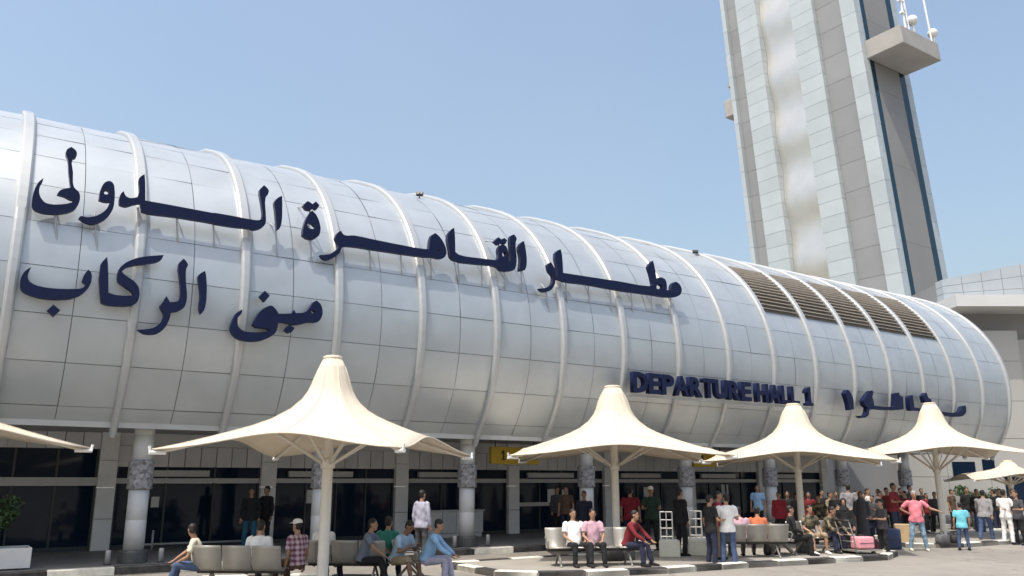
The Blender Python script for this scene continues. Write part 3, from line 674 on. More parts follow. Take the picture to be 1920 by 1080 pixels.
# ------------------------------------------------------------------ benches
def make_bench(n, loc, rz, label):
    """row of n perforated steel seats on a beam; faces local +Y"""
    root = thing('tandem_bench', loc, rz, label, 'bench', 'steel tandem benches under the canopies'); pitch = .56; L = n*pitch
    bm = bmesh.new(); box(bm, -L/2, L/2, -.03, .05, .33, .39); bevel_mod(obj('beam', bm, M_DARKM, root), .008, 1)
    for sx in (-L/2+.28, L/2-.28):
        bm = bmesh.new(); tube(bm, [(sx,-.30,.03),(sx,-.05,.30),(sx,.0,.36)], .025, 8); tube(bm, [(sx,.32,.03),(sx,.05,.30),(sx,.0,.36)], .025, 8)
        for y in (-.30,.32): tube(bm, [(sx,y,0),(sx,y,.04)], .035, 8)
        obj('leg', bm, M_STEEL, root, True)
    for i in range(n):
        x = -L/2 + pitch*(i+.5); hw = pitch/2 - .012
        prof = [(.25,.415),(.22,.44),(.10,.435),(-.08,.405),(-.17,.41),(-.215,.46),(-.26,.62),(-.31,.80),(-.325,.85)]
        bm = bmesh.new(); off = .018
        rows = []
        for j, (y, z) in enumerate(prof):
            y0, z0 = prof[max(j-1,0)]; y1, z1 = prof[min(j+1,len(prof)-1)]; d = Vector((0,y1-y0,z1-z0)).normalized(); nn = Vector((0,-d.z,d.y))
            rows.append([bm.verts.new((x+sx*hw, y+nn.y*o, z+nn.z*o)) for sx, o in ((-1,0),(1,0),(1,off),(-1,off))])
        for a, b in zip(rows[:-1], rows[1:]):
            for k in range(4): bm.faces.new((a[k], a[(k+1)%4], b[(k+1)%4], b[k]))
        bm.faces.new(rows[0]); bm.faces.new(rows[-1][::-1])
        obj('seat', bm, M_STEELPF, root, True)
    for i in range(n+1):
        if n > 2 and 0 < i < n and i % 2: continue
        x = -L/2 + pitch*i; bm = bmesh.new(); tube(bm, [(x,-.24,.62),(x,.16,.62),(x,.20,.58),(x,.14,.40)], .016, 6); obj('armrest', bm, M_STEEL, root, True)
    return root
def perf_mat():
    m = mat('perforated_steel', (.40,.385,.345), .45, .45, .10, 5); nt = m.node_tree; b = nt.nodes['Principled BSDF']
    tc = nt.nodes.new('ShaderNodeTexCoord'); mp = nt.nodes.new('ShaderNodeMapping'); mp.inputs['Scale'].default_value = (55,55,55)
    v = nt.nodes.new('ShaderNodeTexVoronoi'); v.inputs['Randomness'].default_value = 0
    lt = nt.nodes.new('ShaderNodeMath'); lt.operation = 'LESS_THAN'; lt.inputs[1].default_value = .32
    mx = nt.nodes.new('ShaderNodeMixRGB'); mx.inputs[1].default_value = (.42,.40,.36,1); mx.inputs[2].default_value = (.05,.05,.05,1)
    nt.links.new(tc.outputs['Object'], mp.inputs[0]); nt.links.new(mp.outputs[0], v.inputs['Vector']); nt.links.new(v.outputs['Distance'], lt.inputs[0])
    nt.links.new(lt.outputs[0], mx.inputs[0]); nt.links.new(mx.outputs[0], b.inputs['Base Color']); return m
M_STEELPF = perf_mat()
IZ = .115                                              # top of the islands
def az(d): return -R(d)                                # compass heading (0 = away, 90 = right) to z rotation

# ------------------------------------------------------------------ people
SKIN = [mat('skin_olive', (.36,.20,.125), .55), mat('skin_brown', (.22,.115,.07), .55), mat('skin_light', (.45,.27,.18), .55)]
HAIRB = mat('hair_black', (.012,.010,.009), .6); HAIRG = mat('hair_grey', (.30,.29,.28), .7)
EYE = mat('eye_dark', (.02,.015,.012), .3)
_fab = {}
def fabric(key, col, kind=None):
    if key in _fab: return _fab[key]
    m = mat('fabric_'+key, col, .9, 0, .14, 7, .35, 22)
    nt = m.node_tree; b = nt.nodes['Principled BSDF']
    if kind == 'check':
        tc = nt.nodes.new('ShaderNodeTexCoord'); mix = None
        for ax in (0, 2):
            w = nt.nodes.new('ShaderNodeTexWave'); w.bands_direction = 'X' if ax == 0 else 'Z'; w.inputs['Scale'].default_value = 3.2
            nt.links.new(tc.outputs['Object'], w.inputs[0])
            if mix is None: mix = w.outputs['Fac']
            else:
                ad = nt.nodes.new('ShaderNodeMath'); ad.operation = 'ADD'; nt.links.new(mix, ad.inputs[0]); nt.links.new(w.outputs['Fac'], ad.inputs[1]); mix = ad.outputs[0]
        cr = nt.nodes.new('ShaderNodeValToRGB'); cr.color_ramp.interpolation = 'CONSTANT'
        cr.color_ramp.elements[0].color = (.52,.40,.44,1); cr.color_ramp.elements[1].color = (.14,.05,.085,1); cr.color_ramp.elements[1].position = .72
        e = cr.color_ramp.elements.new(.42); e.color = (.30,.17,.22,1)
        hf = nt.nodes.new('ShaderNodeMath'); hf.operation = 'MULTIPLY'; hf.inputs[1].default_value = .5
        nt.links.new(mix, hf.inputs[0]); nt.links.new(hf.outputs[0], cr.inputs[0]); nt.links.new(cr.outputs[0], b.inputs['Base Color'])
    if kind == 'camo':
        tc = nt.nodes.new('ShaderNodeTexCoord'); n = nt.nodes.new('ShaderNodeTexNoise'); n.inputs['Scale'].default_value = 9
        cr = nt.nodes.new('ShaderNodeValToRGB'); cr.color_ramp.interpolation = 'CONSTANT'
        cr.color_ramp.elements[0].color = (.03,.025,.018,1); cr.color_ramp.elements[1].color = (.22,.18,.11,1); cr.color_ramp.elements[1].position = .56
        e = cr.color_ramp.elements.new(.46); e.color = (.10,.085,.05,1)
        nt.links.new(tc.outputs['Object'], n.inputs['Vector']); nt.links.new(n.outputs['Fac'], cr.inputs[0]); nt.links.new(cr.outputs[0], b.inputs['Base Color'])
    _fab[key] = m; return m
COL = dict(white=(.78,.77,.75), cream=(.66,.62,.50), black=(.012,.012,.014), navy=(.018,.022,.05), jeans=(.055,.085,.17), paleblue=(.33,.45,.58), ltblue=(.25,.42,.62),
  pink=(.72,.22,.27), palepink=(.58,.36,.42), lavender=(.38,.37,.46), grey=(.26,.25,.26), dkgrey=(.06,.058,.065), maroon=(.20,.012,.03), red=(.34,.03,.05), wine=(.16,.012,.018),
  green=(.03,.20,.14), dkgreen=(.02,.045,.03), cyan=(.16,.52,.62), orange=(.55,.16,.07), brown=(.10,.06,.04), khaki=(.30,.24,.16), blue=(.03,.08,.22), teal=(.02,.10,.17), washed=(.22,.33,.44), slate=(.16,.18,.24))
def fab(k):
    if k == 'check': return fabric('check', (.4,.3,.3), 'check')
    if k == 'camo': return fabric('camo', (.1,.09,.05), 'camo')
    return fabric(k, COL[k])

def loft(bm, secs, lat, n=12, mi=0):
    """closed loft through (centre, rx, ry); lat = sideways axis"""
    rings = []; secs = [(Vector(c), rx, ry) for c, rx, ry in secs]
    for i, (c, rx, ry) in enumerate(secs):
        d = (secs[min(i+1,len(secs)-1)][0] - secs[max(i-1,0)][0]).normalized()
        x = Vector(lat); x = (x - d*x.dot(d)); x = x.normalized() if x.length > 1e-4 else frame_for(d)[0]; y = d.cross(x)
        rings.append([bm.verts.new(c + x*rx*math.cos(2*math.pi*k/n) + y*ry*math.sin(2*math.pi*k/n)) for k in range(n)])
    for a, b in zip(rings[:-1], rings[1:]):
        for k in range(n): bm.faces.new((a[k], a[(k+1)%n], b[(k+1)%n], b[k])).material_index = mi
    bm.faces.new(rings[0][::-1]).material_index = mi; bm.faces.new(rings[-1]).material_index = mi
def ball(bm, c, r, mi=0, rot=None, seg=12):
    M = Matrix.Translation(Vector(c)) @ (rot or Matrix.Identity(4)) @ Matrix.Diagonal((*(r if isinstance(r,(tuple,list)) else (r,r,r)),1))
    res = bmesh.ops.create_uvsphere(bm, u_segments=seg, v_segments=max(6,seg*2//3), radius=1, matrix=M)
    for v in res['verts']:
        for f in v.link_faces: f.material_index = mi
def fuse(bm, vox, smooth=4):
    """one continuous surface out of overlapping closed forms"""
    me = bpy.data.meshes.new('tmp'); bmesh.ops.recalc_face_normals(bm, faces=bm.faces); bm.to_mesh(me); bm.free()
    o = bpy.data.objects.new('tmp', me); C.objects.link(o)
    m = o.modifiers.new('r', 'REMESH'); m.mode = 'VOXEL'; m.voxel_size = vox; m.use_smooth_shade = True
    s_ = o.modifiers.new('s', 'SMOOTH'); s_.factor = .5; s_.iterations = smooth
    out = bpy.data.meshes.new_from_object(o.evaluated_get(bpy.context.evaluated_depsgraph_get()))
    bpy.data.objects.remove(o); bpy.data.meshes.remove(me)
    b2 = bmesh.new(); b2.from_mesh(out); bpy.data.meshes.remove(out); return b2

def person(loc, heading, label, pose='stand', top='white', bottom='jeans', sleeve='short', skin=0, hair='short', shoe='black', H=1.72, arms='down', lean=0.0, turn=0.0, look=0.0, nod=0.0,
           shorts=False, robe=None, stride=.0, wide=1.0, group=None, spread=.10, hat=None, belly=0.0):
    """heading: compass direction the body faces; z of loc = floor under the feet"""
    root = thing('person', loc, az(heading), label, 'person', group)
    k = H/1.72; w = wide
    rng = random.Random(label)
    sit = pose == 'sit'
    hipz = .47*1.0 if sit else .92*k
    hip = Vector((0, 0, hipz))
    tl = R(lean); up = Vector((0, math.sin(tl), math.cos(tl)))
    def spine(h, fwd=0): return hip + up*h*k + Vector((0, math.cos(tl), -math.sin(tl)))*fwd
    tw = R(turn); rt = Vector((math.cos(tw), math.sin(tw), 0))
    ch = spine(.36); sh = spine(.50); nk = spine(.56); hd = nk + (up*.6+Zv*.4).normalized()*.135*k + Vector((0, .02+math.sin(R(nod))*.05, 0))
    sw = .185*k*w
    shL = sh - rt*sw - up*.02; shR = sh + rt*sw - up*.02
    fwd = Vector((-math.sin(tw), math.cos(tw), 0)); 
    def arm(s, mode):
        S = shL if s < 0 else shR; o = rt*s; a = .29*k; f = .25*k
        if mode == 'down': e = S + (-Zv*.96 + o*.20 - fwd*.06).normalized()*a; h = e + (-Zv*.97 + fwd*.22 + o*.02).normalized()*f
        elif mode == 'fwd': e = S + (-Zv*.9 + o*.22 + fwd*.2).normalized()*a; h = e + (fwd*.95 - o*.15 + Zv*.08).normalized()*f
        elif mode == 'phone': e = S + (-Zv*.9 + o*.25 + fwd*.25).normalized()*a; h = e + (fwd*.62 - o*.45 + Zv*.42).normalized()*f
        elif mode == 'hip': e = S + (-Zv*.72 + o*.68 - fwd*.12).normalized()*a; h = e + (-Zv*.45 - o*.85 + fwd*.2).normalized()*f
        elif mode == 'out': e = S + (-Zv*.62 + o*.75 + fwd*.15).normalized()*a; h = e + (o*.75 + fwd*.35 - Zv*.25).normalized()*f
        elif mode == 'face': e = S + (-Zv*.75 + o*.3 + fwd*.5).normalized()*a; h = e + (Zv*.93 - o*.22 + fwd*.05).normalized()*f
        elif mode == 'lap': e = S + (-Zv*.9 + o*.2 + fwd*.25).normalized()*a; h = e + (fwd*.8 - o*.35 - Zv*.42).normalized()*f
        elif mode == 'knee': e = S + (-Zv*.72 + o*.22 + fwd*.62).normalized()*a; h = e + (fwd*.75 - o*.2 - Zv*.55).normalized()*f
        elif mode == 'swingf': e = S + (-Zv*.93 + o*.16 + fwd*.32).normalized()*a; h = e + (-Zv*.8 + fwd*.6).normalized()*f
        elif mode == 'swingb': e = S + (-Zv*.88 + o*.16 - fwd*.42).normalized()*a; h = e + (-Zv*.95 - fwd*.2).normalized()*f
        return S, e, h
    am = arms if isinstance(arms, tuple) else (arms, arms)
    A = [arm(-1, am[0]), arm(1, am[1])]
    # legs
    Lg = []
    for s in (-1, 1):
        hj = hip + Vector((s*.095*k*w, 0, -.02))
        if sit:
            kn = hj + Vector((s*(spread*.6), .43*k, .04)); an = Vector((kn.x + s*.01, kn.y + .02 + stride*s*.5 + rng.uniform(-.05,.08), .085))
        else:
            fy = stride*s; kn = hj + Vector((s*spread*.25, fy*.55 + .03, -.43*k)); an = Vector((hj.x + s*spread*.5, fy*1.0 - (.02 if fy == 0 else .04), .085 + (.07 if fy < -.12 else 0)))
        Lg.append((hj, kn, an))
    X = rt
    # ---- body: skin, one surface
    bm = bmesh.new()
    loft(bm, [(hip-up*.06, .14*k*w, .10*k), (spine(.10), .125*k*w, .09*k), (spine(.3), .14*k*w, .10*k), (spine(.47), .145*k*w, .085*k), (spine(.53), .07*k, .06*k)], X)
    loft(bm, [(spine(.47), .062*k, .062*k), (nk+up*.03, .055*k, .058*k), (hd-Zv*.05, .052*k, .056*k)], X)
    lk = R(look); hf = Vector((-math.sin(tw+lk), math.cos(tw+lk), -math.sin(R(nod)))).normalized(); hx = Vector((math.cos(tw+lk), math.sin(tw+lk), 0))
    hu = hx.cross(hf)
    HM = Matrix((( hx.x, hf.x, hu.x, 0), (hx.y, hf.y, hu.y, 0), (hx.z, hf.z, hu.z, 0), (0,0,0,1)))
    def hp(x, y, z): return hd + hx*x*k + hf*y*k + hu*z*k
    ball(bm, hp(0,-.012,.035), (.074*k,.092*k,.088*k), rot=HM); ball(bm, hp(0,.022,-.035), (.056*k,.066*k,.078*k), rot=HM)
    ball(bm, hp(0,.055,-.088), (.030*k,.028*k,.024*k), rot=HM)
    loft(bm, [(hp(0,.075,.028), .010*k,.010*k), (hp(0,.098,-.012), .014*k,.014*k), (hp(0,.085,-.028), .015*k,.010*k)], hx, 8)
    for s in (-1, 1): ball(bm, hp(s*.076,-.01,-.005), (.012*k,.022*k,.034*k), rot=HM, seg=8)
    for (S, e, h), s in zip(A, (-1, 1)):
        loft(bm, [(S, .05*k,.05*k), (S.lerp(e,.5), .045*k,.045*k), (e, .037*k,.037*k), (e.lerp(h,.3), .039*k,.037*k), (h, .026*k,.024*k)], X)
        d = (h-e).normalized(); pal = h + d*.075*k; side = d.cross(Vector((0,0,1)) if abs(d.z) < .8 else fwd).normalized()
        loft(bm, [(h-d*.01, .026*k,.022*k), (h+d*.035*k, .036*k,.018*k), (pal+d*.008, .040*k,.016*k)], side, 8)
    for hj, kn, an in Lg:
        g_ = 1.0 if shorts else .80
        loft(bm, [(hj, .075*k*g_,.078*k*g_), (hj.lerp(kn,.5), .066*k*g_,.068*k*g_), (kn, .052*k*g_,.054*k*g_), (kn.lerp(an,.3), .053*k*g_,.056*k*g_), (an+Vector((0,0,.02)), .036*k,.038*k)], Vector((1,0,0)))
        loft(bm, [(an+Vector((0,-.04,-.03)), .032*k,.03*k), (an+Vector((0,.05,-.045)), .038*k,.026*k), (an+Vector((0,.13*k,-.055)), .03*k,.018*k)], Vector((1,0,0)))
    bm = fuse(bm, .017, 3)
    for (S, e, h), s in zip(A, (-1, 1)):                  # five separate fingers rooted in the palm
        d = (h-e).normalized(); side = d.cross(Vector((0,0,1)) if abs(d.z) < .8 else fwd).normalized(); curl = d.cross(side).normalized()
        if curl.dot(fwd if abs(d.z) > .5 else -Zv) < 0: curl = -curl
        base = h + d*.07*k
        for q, (fx, fl) in enumerate(((-.030,.062),(-.010,.072),(.010,.068),(.029,.052))):
            p0 = base + side*fx*k; p1 = p0 + (d+curl*.25).normalized()*fl*.5*k; p2 = p1 + (d+curl*.9).normalized()*fl*.5*k
            tube(bm, [p0, p1, p2], [.0095*k,.0088*k,.0065*k], 6)
        ts = side if (side.dot(fwd) > 0) == (abs(d.z) > .5) else -side
        p0 = h + d*.028*k + ts*.028*k; p1 = p0 + (d*.7+ts*.7+curl*.2).normalized()*.034*k; tube(bm, [p0, p1, p1+(d+curl*.3).normalized()*.028*k], [.012*k,.010*k,.007*k], 6)
    for f in bm.faces: f.material_index = 0
    for s in (-1, 1): ball(bm, hp(s*.029,.080,.010), (.012*k,.008*k,.008*k), 1, HM, 8); ball(bm, hp(s*.029,.082,.032), (.017*k,.006*k,.004*k), 1, HM, 8)
    ball(bm, hp(0,.083,-.052), (.021*k,.006*k,.005*k), 1, HM, 8)
    obj('body', bm, [SKIN[skin], EYE], root, True)
    # ---- clothes
    if robe:
        bm = bmesh.new(); hem = Vector((0,.02,.06)) if not sit else None
        if sit:
            loft(bm, [(hip-Zv*.05, .20*k,.17*k),(spine(.25), .17*k*w,.14*k),(spine(.45), .175*k*w,.125*k),(spine(.53), .09*k,.08*k)], X)
            loft(bm, [(hip+Vector((0,0,-.02)), .19,.11),(hip+Vector((0,.45,.02)), .17,.10)], Vector((1,0,0)))
            loft(bm, [(hip+Vector((0,.42,.03)), .17,.10),(Vector((0,.50,.05)), .22,.16)], Vector((1,0,0)))
        else: loft(bm, [(hem, .26*k,.20*k),(Vector((0,.01,.5*k)), .21*k,.16*k),(hip, .18*k*w,.14*k),(spine(.2), .155*k*w,.125*k),(spine(.42), .175*k*w,.12*k),(spine(.53), .09*k,.08*k)], X)
        for S, e, h in A: loft(bm, [(S-up*.01, .072*k,.07*k),(S.lerp(e,.6), .066*k,.062*k),(e, .062*k,.06*k),(h-(h-e)*.1, .058*k,.055*k)], X)
        obj('robe', fuse(bm, .024, 4), fab(robe), root, True)
    else:
        bm = bmesh.new()
        loft(bm, [(hip-up*(.02 if sit else .10), .198*k*w,.148*k+belly*.4), (hip, .192*k*w,.145*k+belly*.5), (spine(.08), .168*k*w,.125*k+belly), (spine(.24), .162*k*w,.128*k+belly*.6), (spine(.40), .178*k*w,.118*k), (spine(.50), .15*k*w,.09*k), (spine(.54), .075*k,.07*k)], X, 16)
        for (S, e, h), s in zip(A, (-1, 1)):
            if sleeve == 'none': loft(bm, [(S-rt*s*.03, .066*k,.062*k),(S+up*.0, .06*k,.06*k)], X)
            elif sleeve == 'short': loft(bm, [(S-rt*s*.05+up*.01, .07*k,.065*k),(S, .068*k,.066*k),(S.lerp(e,.45), .066*k,.064*k),(S.lerp(e,.72), .068*k,.066*k)], X)
            else: loft(bm, [(S-rt*s*.05+up*.01, .07*k,.065*k),(S, .066*k,.064*k),(S.lerp(e,.5), .058*k,.058*k),(e, .052*k,.052*k),(e.lerp(h,.5), .048*k,.047*k),(e.lerp(h,.95), .040*k,.038*k)], X)
        # wrinkle folds
        b2 = fuse(bm, .020, 3)
        for v in b2.verts:
            q = v.co*k; v.co += v.normal*(.004*math.sin(q.z*26+q.x*15) + .003*math.sin(q.x*33-q.z*19))
        obj('shirt', b2, fab(top), root, True)
        bm = bmesh.new()
        loft(bm, [(hip-up*.12 if not sit else hip-Zv*.07, .15*k*w,.12*k), (hip, .163*k*w,.125*k), (spine(.07), .150*k*w,.115*k)], X)
        for hj, kn, an in Lg:
            end = kn.lerp(an, .12) if shorts else an + Vector((0,0,-.01))
            if shorts: loft(bm, [(hj, .092*k*w,.095*k*w), (hj.lerp(kn,.6), .085*k,.088*k), (kn, .080*k,.082*k), (end, .078*k,.08*k)], Vector((1,0,0)))
            else: loft(bm, [(hj, .090*k*w,.093*k*w), (hj.lerp(kn,.5), .080*k,.083*k), (kn, .074*k,.078*k), (kn.lerp(an,.4), .068*k,.070*k), (kn.lerp(an,.85), .060*k,.064*k), (end, .060*k,.066*k)], Vector((1,0,0)))
        b2 = fuse(bm, .020, 3)
        for v in b2.verts:
            q = v.co; v.co += v.normal*(.003*math.sin(q.z*40+q.y*14) + .003*math.sin(q.z*25+q.x*30))
        obj('trousers' if not shorts else 'shorts', b2, fab(bottom), root, True)
    for hj, kn, an in Lg:
        bm = bmesh.new(); loft(bm, [(an+Vector((0,-.065,-.045)), .036*k,.038), (an+Vector((0,.0,-.035)), .042*k,.046), (an+Vector((0,.09*k,-.052)), .047*k,.034), (an+Vector((0,.185*k,-.062)), .034*k,.022)], Vector((1,0,0)))
        obj('shoe', bm, fab(shoe), root, True)
    # ---- hair, scarf, cap
    if hair == 'scarf':
        bm = bmesh.new(); ball(bm, hp(0,-.022,.035), (.094*k,.108*k,.108*k), rot=HM); loft(bm, [(hp(0,-.03,-.02), .085*k,.09*k),(hp(0,-.02,-.11), .080*k,.085*k),(spine(.50), .15*k*w,.12*k),(spine(.42), .17*k*w,.13*k)], X)
        b2 = fuse(bm, .018, 3); ctr = hp(0,.075,-.01)
        for v in b2.verts:
            q = v.co-ctr
            if (q.x**2+q.y**2)/(.06*k)**2 + (q.z/(.085*k))**2 < 1 and v.co.z > hd.z-.12*k: v.co -= hf*.055*k
        obj('head_scarf', b2, fab(robe or top), root, True)
    elif hair != 'none':
        bm = bmesh.new(); ball(bm, hp(0,-.022,.052), (.081*k,.094*k,.084*k), rot=HM); ball(bm, hp(0,-.045,.0), (.074*k,.062*k,.075*k), rot=HM)
        if hair == 'long': loft(bm, [(hp(0,-.05,.02), .078*k,.055*k),(hp(0,-.065,-.10), .075*k,.045*k),(hp(0,-.08,-.22), .06*k,.03*k)], hx)
        obj('hair', fuse(bm, .017, 2), HAIRG if hair == 'grey' else HAIRB, root, True)
    if hat:
        bm = bmesh.new(); ball(bm, hp(0,-.012,.075), (.088*k,.102*k,.068*k), rot=HM)
        loft(bm, [(hp(0,.05,.066), .07*k,.012*k),(hp(0,.11,.060), .066*k,.008*k),(hp(0,.155,.052), .045*k,.006*k)], hx, 10)
        obj('cap', bm, fab(hat), root, True)
    return root

def bench_axis(p, heading, n, idx):
    """floor point under seat idx (centre of the hips) of a bench at p facing heading"""
    a = R(heading); fx = Vector((math.sin(a), math.cos(a), 0)); sx = Vector((math.cos(a), -math.sin(a), 0))
    x = (idx-(n-1)/2)*.56
    return p + sx*x - fx*.06
# ------------------------------------------------------------------ benches and the people on and around them
G_SIT = 'travellers seated on the benches'; G_ST = 'people standing on the forecourt'
def bench_at(px, py, heading, n, label, w=None, fz=IZ):
    p = at(px, py, .85+IZ); a = R(heading); f = Vector((math.sin(a), math.cos(a), 0))
    p = Vector((p.x, p.y, IZ)) + f*.31                     # top edge of the back leans .31 behind the beam
    if w is not None: p = at_w(px, py, w, fz)
    make_bench(n, p, az(heading), label); return p
bA = bench_at(456, 1022, 4, 3, 'sunlit steel bench with its plain back to the viewer, left of the big canopy pole', 16.3, .05)
bB = bench_at(655, 1012, 6, 3, 'shaded steel bench directly behind the big canopy pole', 16.5, .05)
bB2 = bench_at(770, 1014, 88, 2, 'steel bench seen from its end, right of the big canopy pole', 16.0, .05)
bC = bench_at(1112, 988, 172, 4, 'steel bench facing the viewer in front of the second canopy pole', 16.0)
bD = bench_at(1412, 986, -4, 3, 'grey steel bench backed to the viewer right of the man in white', 15.35)
bE = bench_at(1462, 984, 96, 2, 'pale steel bench seen side on with a light backrest', 15.5)
bF = bench_at(1530, 988, 150, 3, 'steel bench under the third canopy, filled with seated people', 15.3)
def seat(b, heading, n, i): return bench_axis(b, heading, n, i)

person(seat(bA,4,3,-.38), 258, 'man in cream shirt and blue jeans leaning on the left end of the sunlit bench', 'sit', 'cream', 'jeans', skin=0, arms=('lap','knee'), lean=16, H=1.62, group=G_SIT, look=-60, nod=10)
person(seat(bA,4,3,1.55), 8, 'dark haired person in white shirt seated with back to the viewer', 'sit', 'white', 'dkgrey', lean=6, group=G_SIT)
person(bA+Vector((.98,.22,0)), -60, 'man in white cap and pink check shirt beside the sunlit bench', 'sit', 'check', 'brown', hat='white', lean=4, group=G_SIT, wide=1.05)
person(seat(bB,6,3,0), 20, 'white shirted person partly hidden behind the big canopy pole', 'sit', 'white', 'navy', lean=10, group=G_SIT)
person(seat(bB,6,3,1.6)+Vector((0,-.15,0)), 100, 'bearded man in slate blue shirt, black trousers, seated facing right', 'sit', 'slate', 'black', lean=16, arms='knee', group=G_SIT, stride=.16)
person(seat(bB,6,3,2.0)+Vector((.12,.55,0)), 10, 'person in green shirt seated with back turned beyond the bearded man', 'sit', 'green', 'navy', lean=16, group=G_SIT)
person(seat(bB2,88,2,1.0)+Vector((-.2,-.1,0)), 120, 'man in pale shirt and brown shorts bent over his phone', 'sit', 'paleblue', 'khaki', shorts=True, lean=26, arms='phone', nod=35, group=G_SIT, skin=1)
person(seat(bB2,88,2,1.0)+Vector((.42,-.2,0)), 96, 'person in light blue shirt and grey trousers at the bench end', 'sit', 'ltblue', 'lavender', sleeve='long', lean=20, arms='knee', nod=20, group=G_SIT)
person(at_w(790,990,20.0,.0), 35, 'man in lavender shirt standing with back turned by the grey counter', 'stand', 'lavender', 'dkgrey', sleeve='long', group=G_ST, H=1.80)
person(at_w(468,985,24.4,.15), 170, 'figure in black top and teal skirt standing in the shade of the doors', 'stand', 'black', 'teal', sleeve='long', hair='long', group=G_ST, H=1.7)
person(at_w(497,985,25.0,.15), 210, 'black clad figure in the shade left of the pilaster', 'stand', 'black', 'black', sleeve='long', group=G_ST, H=1.74)

person(seat(bC,172,4,2.3), 160, 'man in white shirt seated at the left end of the bench facing out', 'sit', 'white', 'black', lean=-6, arms='lap', group=G_SIT, wide=1.12, belly=.04)
person(seat(bC,172,4,1.5), 172, 'person in pale lavender pink top seated next to the man in white shirt', 'sit', 'palepink', 'black', lean=2, arms='lap', group=G_SIT)
person(seat(bC,172,4,.2)+Vector((.1,-.1,0)), 120, 'man in dark red top and navy trousers seated beside the second pole', 'sit', 'wine', 'navy', sleeve='long', lean=18, arms='knee', group=G_SIT, wide=1.1)
person(at_w(1096,985,20.4,.0), 190, 'man in dark suit over white shirt walking behind the seated pair', 'stand', 'navy', 'black', sleeve='long', group=G_ST, H=1.74, arms=('swingf','swingb'), stride=.12)
person(at_w(1183,985,19.0,.1), 20, 'person in maroon shirt standing right of the second pole with back turned', 'stand', 'maroon', 'navy', group=G_ST, H=1.76, wide=1.1)
person(at_w(1222,985,18.6,.115), 185, 'man in white cap and dark green shirt facing the viewer', 'stand', 'dkgreen', 'black', hat='white', group=G_ST, H=1.76, arms='fwd')
person(at(1279,1042,.115), 60, 'slim figure all in black standing before the white racks', 'stand', 'black', 'black', sleeve='long', group=G_ST, H=1.72, arms=('phone','down'))
person(at(1336,1064), 70, 'person in black shirt and dark trousers beside the man in white t-shirt', 'stand', 'black', 'navy', group=G_ST, H=1.70, arms=('down','fwd'))
person(at(1368,1064), 15, 'man in white t-shirt and blue jeans with his back to the viewer', 'stand', 'white', 'jeans', shoe='white', group=G_ST, H=1.73, look=30, arms=('down','fwd'))
person(at(1352,1050,.1), 110, 'person in red shirt glimpsed between the two standing men', 'stand', 'red', 'khaki', group=G_ST, H=1.68, arms='phone')

person(seat(bD,-4,3,.35), 0, 'person in pink top seated with back turned on the grey bench', 'sit', 'palepink', 'dkgrey', lean=12, group=G_SIT, wide=1.1)
person(seat(bD,-4,3,1.3)+Vector((0,.25,0)), 20, 'person in orange top seated next to the one in pink', 'sit', 'orange', 'dkgrey', lean=14, group=G_SIT)
person(at_w(1424,985,21.6,.15), 200, 'man in light blue shirt standing by the round column', 'stand', 'ltblue', 'black', group=G_ST, H=1.74)
person(at_w(1464,990,18.3,.115), 215, 'woman in red top with long dark hair behind the side-on bench', 'stand', 'red', 'black', hair='long', sleeve='long', group=G_ST, H=1.58)
person(seat(bE,96,2,.6)+Vector((.35,-.12,0)), 100, 'person in black seated on the side-on bench, legs forward', 'sit', 'black', 'black', sleeve='long', lean=-4, arms='lap', group=G_SIT)
person(seat(bF,150,3,1.4), 165, 'person in camouflage shirt, bare legs and white sneakers, seated', 'sit', 'camo', 'khaki', shorts=True, shoe='white', lean=8, arms='lap', group=G_SIT, stride=.12, spread=.2)
person(seat(bF,150,3,.2), 150, 'person in camouflage jacket leaning forward on the bench', 'sit', 'camo', 'navy', sleeve='long', lean=24, arms='knee', group=G_SIT, nod=20)
person(seat(bF,150,3,-.8), 190, 'seated person in dark blue jeans and brown top near the black robe', 'sit', 'brown', 'jeans', sleeve='long', lean=10, arms='lap', group=G_SIT)
person(at(1590,1040,.06), 205, 'woman in black robe and head scarf beside the pink bag', 'stand', robe='black', hair='scarf', group=G_ST, H=1.50)
person(at_w(1596,985,18.9,.1), 10, 'man in grey shirt standing with his back turned behind the robed woman', 'stand', 'grey', 'dkgrey', group=G_ST, H=1.82, wide=1.12)
person(at_w(1632,985,19.4,.0), 150, 'man in white shirt in the group behind the trolley', 'stand', 'white', 'navy', group=G_ST, H=1.76)
person(at_w(1652,985,20.2,.0), 230, 'white shirted person with dark scarf behind the trolley group', 'stand', 'white', 'black', group=G_ST, H=1.72, hair='long')
person(at(1661,1042), 260, 'person in dark grey shirt and black trousers by the trolley', 'stand', 'dkgrey', 'black', group=G_ST, H=1.52, arms=('fwd','fwd'))
person(at_w(1681,985,17.9,.1), 140, 'man in maroon t-shirt standing left of the man in pink', 'stand', 'wine', 'navy', group=G_ST, H=1.86, arms='fwd', skin=1)
person(at(1724,1033), 190, 'man in pink shirt and washed jeans facing the viewer, arm held out', 'stand', 'pink', 'washed', shoe='cream', hair='grey', group=G_ST, H=1.74, arms=('out','hip'), wide=1.12, belly=.05, spread=.24)
person(at(1809,1032), 15, 'child in cyan t-shirt and jeans seen from behind', 'stand', 'cyan', 'jeans', group=G_ST, H=1.40, wide=1.08)
person(at(1852,1018), 40, 'man in grey shirt and blue jeans walking away, leaning forward', 'stand', 'grey', 'jeans', shoe='brown', sleeve='long', group=G_ST, H=1.74, stride=.2, arms=('swingf','swingb'), lean=10, wide=1.1)
person(at(1893,1021), 60, 'person in white trousers and white vest at the right edge', 'stand', 'white', 'white', group=G_ST, H=1.76, arms='fwd', skin=1)
